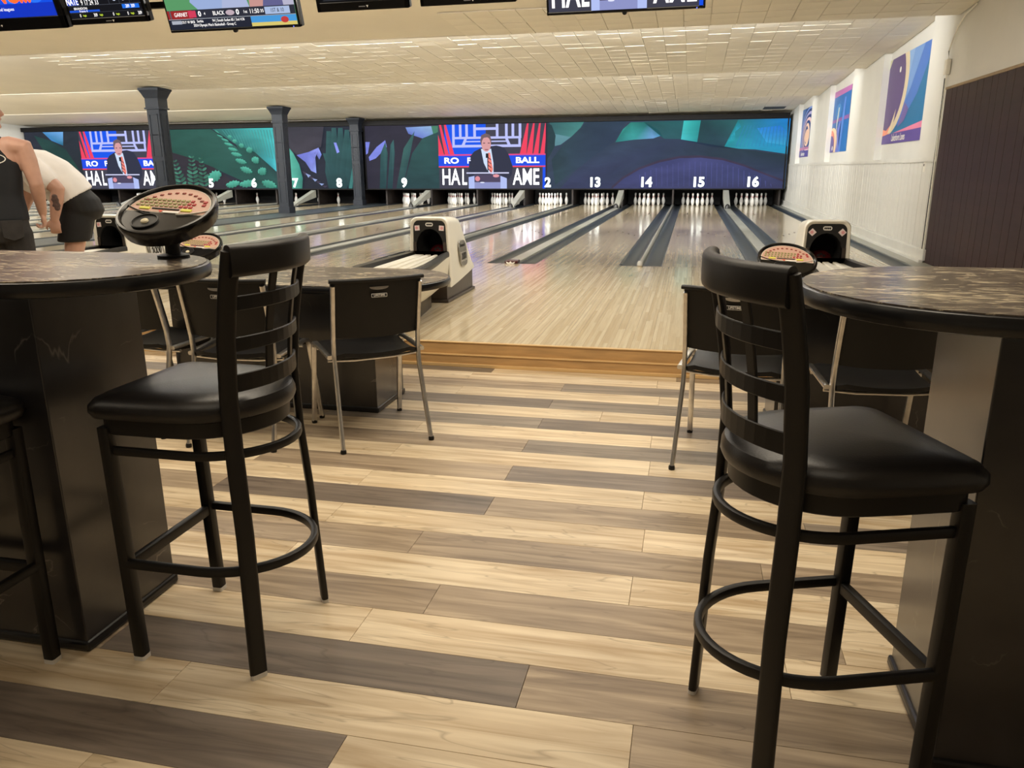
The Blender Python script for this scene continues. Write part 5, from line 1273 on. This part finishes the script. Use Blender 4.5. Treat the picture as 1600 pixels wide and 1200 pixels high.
def fuse(mb, name, m, parent, voxel, smooth=4):
    o = mb.build(name, m, None)
    md = o.modifiers.new('r', 'REMESH'); md.mode = 'VOXEL'; md.voxel_size = voxel; md.use_smooth_shade = True
    ms = o.modifiers.new('s', 'SMOOTH'); ms.factor = 0.5; ms.iterations = smooth
    me = bpy.data.meshes.new_from_object(o.evaluated_get(bpy.context.evaluated_depsgraph_get()))
    bpy.data.objects.remove(o); me.name = name
    for p in me.polygons: p.use_smooth = True
    return link(name, me, parent)
def hand(mb, wrist, d, side, palm_n, curl, s_=1.0):
    """wrist point, pointing direction d, side = thumb side, palm normal; curl bends the fingers towards the palm"""
    w0 = Vector(wrist); d = Vector(d).normalized(); pn = Vector(palm_n); pn = (pn-d*pn.dot(d)).normalized(); sd = d.cross(pn)
    if sd.dot(Vector(side)) < 0: sd = -sd
    blob(mb, w0+d*0.045*s_, (sd*0.043*s_, pn*0.018*s_, d*0.055*s_))
    for i, (off, ln) in enumerate(((0.03, 0.072), (0.01, 0.082), (-0.011, 0.076), (-0.031, 0.06))):
        p = w0+sd*off*s_+d*0.082*s_; pts = [p-d*0.02*s_]; a = 0.15
        for j, fr_ in enumerate((0.42, 0.32, 0.26)):
            pts.append(p); a += curl*(0.9 if j else 0.6); p = p+(d*math.cos(a)+pn*math.sin(a))*ln*fr_*s_
        pts.append(p); chain(mb, pts, [0.0095*s_, 0.0095*s_, 0.009*s_, 0.0085*s_, 0.007*s_], 8)
    p = w0+sd*0.03*s_+d*0.02*s_; q_ = (d*0.6+sd*0.8).normalized(); p1 = p+q_*0.03*s_; p2 = p1+(d*0.85+sd*0.2+pn*0.4).normalized()*0.032*s_; p3 = p2+(d*0.7-sd*0.2+pn*0.6).normalized()*0.024*s_
    chain(mb, [p, p1, p2, p3], [0.014*s_, 0.012*s_, 0.0105*s_, 0.008*s_], 8)
def head(mb, c, f, up, s_=1.0):
    f = Vector(f).normalized(); up = Vector(up); up = (up-f*up.dot(f)).normalized(); r = f.cross(up)
    c = Vector(c)
    blob(mb, c+up*0.025*s_, (r*0.076*s_, f*0.097*s_, up*0.105*s_)); blob(mb, c+f*0.022*s_-up*0.05*s_, (r*0.058*s_, f*0.072*s_, up*0.072*s_))
    chain(mb, [c+f*0.09*s_+up*0.022*s_, c+f*0.113*s_-up*0.018*s_], [0.011*s_, 0.017*s_], 8)
    chain(mb, [c+f*0.092*s_-up*0.052*s_-r*0.02, c+f*0.096*s_-up*0.05*s_, c+f*0.092*s_-up*0.052*s_+r*0.02], [0.007*s_, 0.009*s_, 0.007*s_], 8)
    blob(mb, c+f*0.08*s_-up*0.10*s_, (r*0.022*s_, f*0.018*s_, up*0.018*s_))
    for s in (-1, 1): blob(mb, c+r*(s*0.078*s_)-up*0.002*s_-f*0.012, (r*0.010*s_, f*0.02*s_, up*0.032*s_))
    return f, up, r
def face_bits(par, c, f, up, r, hair_top=True):
    c = Vector(c)
    q = MB()
    for s in (-1, 1): blob(q, c+f*0.083+r*(s*0.031)+up*0.018, (r*0.012, f*0.008, up*0.007), 8)
    q.build('eyes', PRK, par)
    q = MB()
    for s in (-1, 1): chain(q, [c+f*0.088+r*(s*0.016)+up*0.036, c+f*0.083+r*(s*0.048)+up*0.038], [0.005, 0.004], 6)
    q.build('eyebrows', HAIRM, par)
    q = MB(); blob(q, c+up*0.044-f*0.014, (r*0.083, f*0.097, up*0.099), 16); blob(q, c+up*0.0-f*0.04, (r*0.079, f*0.066, up*0.09), 14)
    fuse(q, 'hair', HAIRM, par, 0.012, 3)

# --- standing person seen from behind
F1 = Vector((-0.60, 0.80, 0)).normalized(); R1 = Vector((F1.y, -F1.x, 0)); U = Vector((0, 0, 1))
B1 = Vector((-4.74, 4.68, 0))
t = thing('person', 'person in a dark sleeveless top and black jeans, standing with back turned', 'person', tuple(B1))
def p1(r_, f_, z): return R1*r_+F1*f_+U*z
body = MB()
rings_loft(body, [(p1(0, 0, z), R1, a, F1, b_) for z, a, b_ in ((0.90, 0.12, 0.09), (0.98, 0.165, 0.115), (1.06, 0.165, 0.11), (1.16, 0.155, 0.105), (1.30, 0.175, 0.118), (1.40, 0.185, 0.115), (1.48, 0.17, 0.09), (1.53, 0.11, 0.07), (1.57, 0.06, 0.055))])
chain(body, [p1(0, 0.0, 1.52), p1(0.004, 0.02, 1.58), p1(0.01, 0.04, 1.66)], [0.066, 0.06, 0.06])
HC = p1(0.012, 0.05, 1.725); HF = (R1*0.85+F1*0.55).normalized()
hf = head(body, HC, HF, U+HF*-0.0, 1.0)
for s in (-1, 1):
    sh = p1(s*0.215, 0, 1.475)
    el = p1(s*0.262, -0.03, 1.24); wr = p1(s*0.262, 0.07, 1.03)
    chain(body, [p1(s*0.13, 0, 1.49), sh, sh.lerp(el, 0.35), sh.lerp(el, 0.8), el, el.lerp(wr, 0.3), el.lerp(wr, 0.75), wr], [0.07, 0.072, 0.061, 0.05, 0.047, 0.047, 0.036, 0.029])
    hand(body, wr, (wr-el).normalized()*0.6+Vector((0, 0, -0.6)), F1, -R1*s, 1.1)
    chain(body, [p1(s*0.09, 0, 0.92), p1(s*0.10, 0.01, 0.52), p1(s*0.11, -0.01, 0.1)], [0.08, 0.055, 0.038])
    chain(body, [p1(s*0.11, -0.03, 0.05), p1(s*0.12, 0.14, 0.035)], [0.035, 0.03])
fuse(body, 'body', SKIN, t, 0.009, 4)
face_bits(t, HC, *hf)
q = MB(); rings_loft(q, [(p1(0, 0, z), R1, a, F1, b_) for z, a, b_ in ((0.985, 0.186, 0.14), (1.06, 0.183, 0.135), (1.16, 0.172, 0.127), (1.28, 0.185, 0.134), (1.37, 0.187, 0.13), (1.43, 0.155, 0.122), (1.49, 0.118, 0.10), (1.53, 0.108, 0.083), (1.555, 0.098, 0.072))])
tk = fuse(q, 'tank_top', TANKM, t, 0.011, 3)
q = MB()
rings_loft(q, [(p1(0, -0.005, z), R1, a, F1, b_) for z, a, b_ in ((0.84, 0.15, 0.115), (0.92, 0.18, 0.138), (1.0, 0.178, 0.128), (1.05, 0.172, 0.121))])
for s in (-1, 1): chain(q, [p1(s*0.092, -0.005, 0.90), p1(s*0.10, 0.0, 0.72), p1(s*0.105, 0.01, 0.5), p1(s*0.112, 0.0, 0.3), p1(s*0.115, -0.01, 0.09)], [0.102, 0.092, 0.074, 0.07, 0.066], 14)
je = fuse(q, 'jeans', DENIM, t, 0.012, 3)
for s in (-1, 1):
    q = MB(); q.prism([(-0.065, 0.065), (0.065, 0.065), (0.062, -0.05), (0, -0.075), (-0.062, -0.05)], 0, 0.006, bev=0.002, f=lambda X, Y, Z: tuple(p1(s*0.09+X, -0.146-Z+0.3*abs(s*0.09+X)**1.6, 0.93+Y)))
    q.build('back_pocket', DENIM, je)
q = MB(); rings_loft(q, [(p1(0, 0, z), R1, a, F1, b_) for z, a, b_ in ((1.0, 0.182, 0.132), (1.035, 0.18, 0.13))]); q.build('belt', BLACKP, je)
for s in (-1, 1):
    q = MB(); chain(q, [p1(s*0.115, -0.05, 0.05), p1(s*0.12, 0.05, 0.05), p1(s*0.125, 0.17, 0.04)], [0.048, 0.046, 0.038]); fuse(q, 'shoe', SHOE, t, 0.012, 3)
q = MB()
def em(a, b_, off=0.0): return [tuple(p1(0.02+a*math.cos(2*PI*k/28), -0.141-off, 1.405+b_*math.sin(2*PI*k/28))) for k in range(28)]
vs = em(0.10, 0.038)+em(0.093, 0.032)
q.add(vs, [(k, (k+1) % 28, 28+(k+1) % 28, 28+k) for k in range(28)]); q.build('emblem_ring', PRW, tk)
az = math.atan2(F1.y, F1.x)-PI/2
text('lettering', 'SMASH', 0.042, PRW, tk, tuple(p1(0.02, -0.143, 1.405)), rot=(PI/2, 0, az), bold=0.0015, ext=0.0005)

# --- bending person in white
B2 = Vector((-4.83, 5.42, ZA))
t = thing('person', 'person in a white jersey and black shorts bending forward over the ball rack', 'person', tuple(B2))
F2 = Vector((-0.80, -0.60, 0)).normalized(); L2 = Vector((-F2.y, F2.x, 0))   # L2 = his left, towards the camera

def p2(f_, l_, z): return F2*f_+L2*l_+U*z
AX = (F2*0.62+U*0.62).normalized(); NB = (U*0.75-F2*0.66).normalized()          # spine axis, back normal
def sp2(s_): # spine from hips to neck, gently arched
    pts = [(-0.10, 0.88), (-0.02, 1.02), (0.09, 1.135), (0.21, 1.20), (0.31, 1.225)]
    k = min(3.999, s_*4); i = int(k); u = k-i
    return p2(pts[i][0]*(1-u)+pts[i+1][0]*u, 0, pts[i][1]*(1-u)+pts[i+1][1]*u)
def nb2(s_):
    a = sp2(min(1, s_+0.02))-sp2(max(0, s_-0.02)); a.normalize(); n_ = U-a*U.dot(a)
    if s_ < 0.4: n_ = -F2-a*(-F2).dot(a)
    return a, n_.normalized()
def torso(q, scale, spec):
    rs = []
    for s_, a, b_ in spec:
        ax_, n_ = nb2(s_); rs.append((sp2(s_), L2, a*scale, ax_.cross(L2), b_*scale))
    rings_loft(q, rs)
body = MB()
torso(body, 1.0, ((0.0, 0.15, 0.11), (0.2, 0.165, 0.12), (0.45, 0.17, 0.125), (0.7, 0.185, 0.12), (0.88, 0.17, 0.09), (1.0, 0.09, 0.06)))
H2 = p2(0.47, 0.0, 1.19); h2 = None
chain(body, [sp2(0.92), p2(0.38, 0, 1.23), p2(0.43, 0, 1.2)], [0.07, 0.062, 0.06])
h2 = head(body, H2, (F2*0.75-U*0.66), (F2*0.66+U*0.75), 1.0)
for s in (1, -1):
    sh = p2(0.17, s*0.20, 1.16); el = p2(0.02, s*0.235, 1.025) if s > 0 else p2(0.30, s*0.24, 0.93); wr = p2(0.075, s*0.225, 0.80) if s > 0 else p2(0.42, s*0.2, 0.72)
    chain(body, [p2(0.19, s*0.12, 1.17), sh, sh.lerp(el, 0.4), sh.lerp(el, 0.85), el, el.lerp(wr, 0.3), el.lerp(wr, 0.75), wr], [0.07, 0.072, 0.064, 0.054, 0.05, 0.05, 0.04, 0.031])
    hand(body, wr, Vector((0, 0, -1))+F2*0.05, F2, -L2*s, 0.9)
    chain(body, [p2(-0.08, s*0.09, 0.88), p2(-0.01, s*0.10, 0.54), p2(-0.0, s*0.10, 0.46), p2(-0.04, s*0.105, 0.3), p2(-0.06, s*0.11, 0.09)], [0.095, 0.066, 0.06, 0.06, 0.038])
    chain(body, [p2(-0.08, s*0.11, 0.045), p2(0.10, s*0.115, 0.035)], [0.036, 0.03])
fuse(body, 'body', SKIN, t, 0.009, 4)
face_bits(t, H2, *h2)
q = MB()
torso(q, 1.0, ((0.12, 0.20, 0.165), (0.25, 0.205, 0.165), (0.45, 0.205, 0.168), (0.65, 0.212, 0.155), (0.82, 0.20, 0.12), (0.95, 0.12, 0.08)))
for s in (1, -1):
    sh = p2(0.17, s*0.19, 1.165); el = p2(0.02, s*0.235, 1.025) if s > 0 else p2(0.30, s*0.24, 0.93)
    chain(q, [p2(0.17, s*0.1, 1.17), sh, sh.lerp(el, 0.38), sh.lerp(el, 0.5)], [0.10, 0.098, 0.088, 0.082])
fuse(q, 'jersey', TEEW, t, 0.012, 4)
q = MB()
rings_loft(q, [(p2(-0.10, 0, 0.78), L2, 0.16, F2, 0.13), (p2(-0.105, 0, 0.85), L2, 0.20, F2, 0.165), (p2(-0.08, 0, 0.94), L2, 0.20, F2, 0.162), (p2(-0.03, 0, 1.02), L2, 0.185, F2, 0.145)])
for s in (1, -1): rings_loft(q, [(p2(-0.09, s*0.09, 0.9), L2, 0.09, F2, 0.12), (p2(-0.055, s*0.10, 0.75), L2, 0.10, F2, 0.122), (p2(-0.02, s*0.105, 0.615), L2, 0.103, F2, 0.118)])
fuse(q, 'shorts', SHORTB, t, 0.012, 3)
q = MB()
el, wr = p2(0.02, 0.235, 1.025), p2(0.075, 0.225, 0.80)
for k in range(5):
    c = el.lerp(wr, 0.25+0.1*k)+L2*(0.042-0.002*k); blob(q, c+F2*(0.012-0.006*k), (F2*0.026*(1+0.3*(k % 2)), L2*0.012, U*0.02), 8)
fuse(q, 'forearm_tattoo', INK, t, 0.008, 2)
for s in (-1, 1):
    q = MB(); chain(q, [p2(-0.11, s*0.11, 0.05), p2(0.0, s*0.112, 0.05), p2(0.13, s*0.118, 0.042)], [0.05, 0.047, 0.038]); fuse(q, 'shoe', SHOE, t, 0.012, 3)
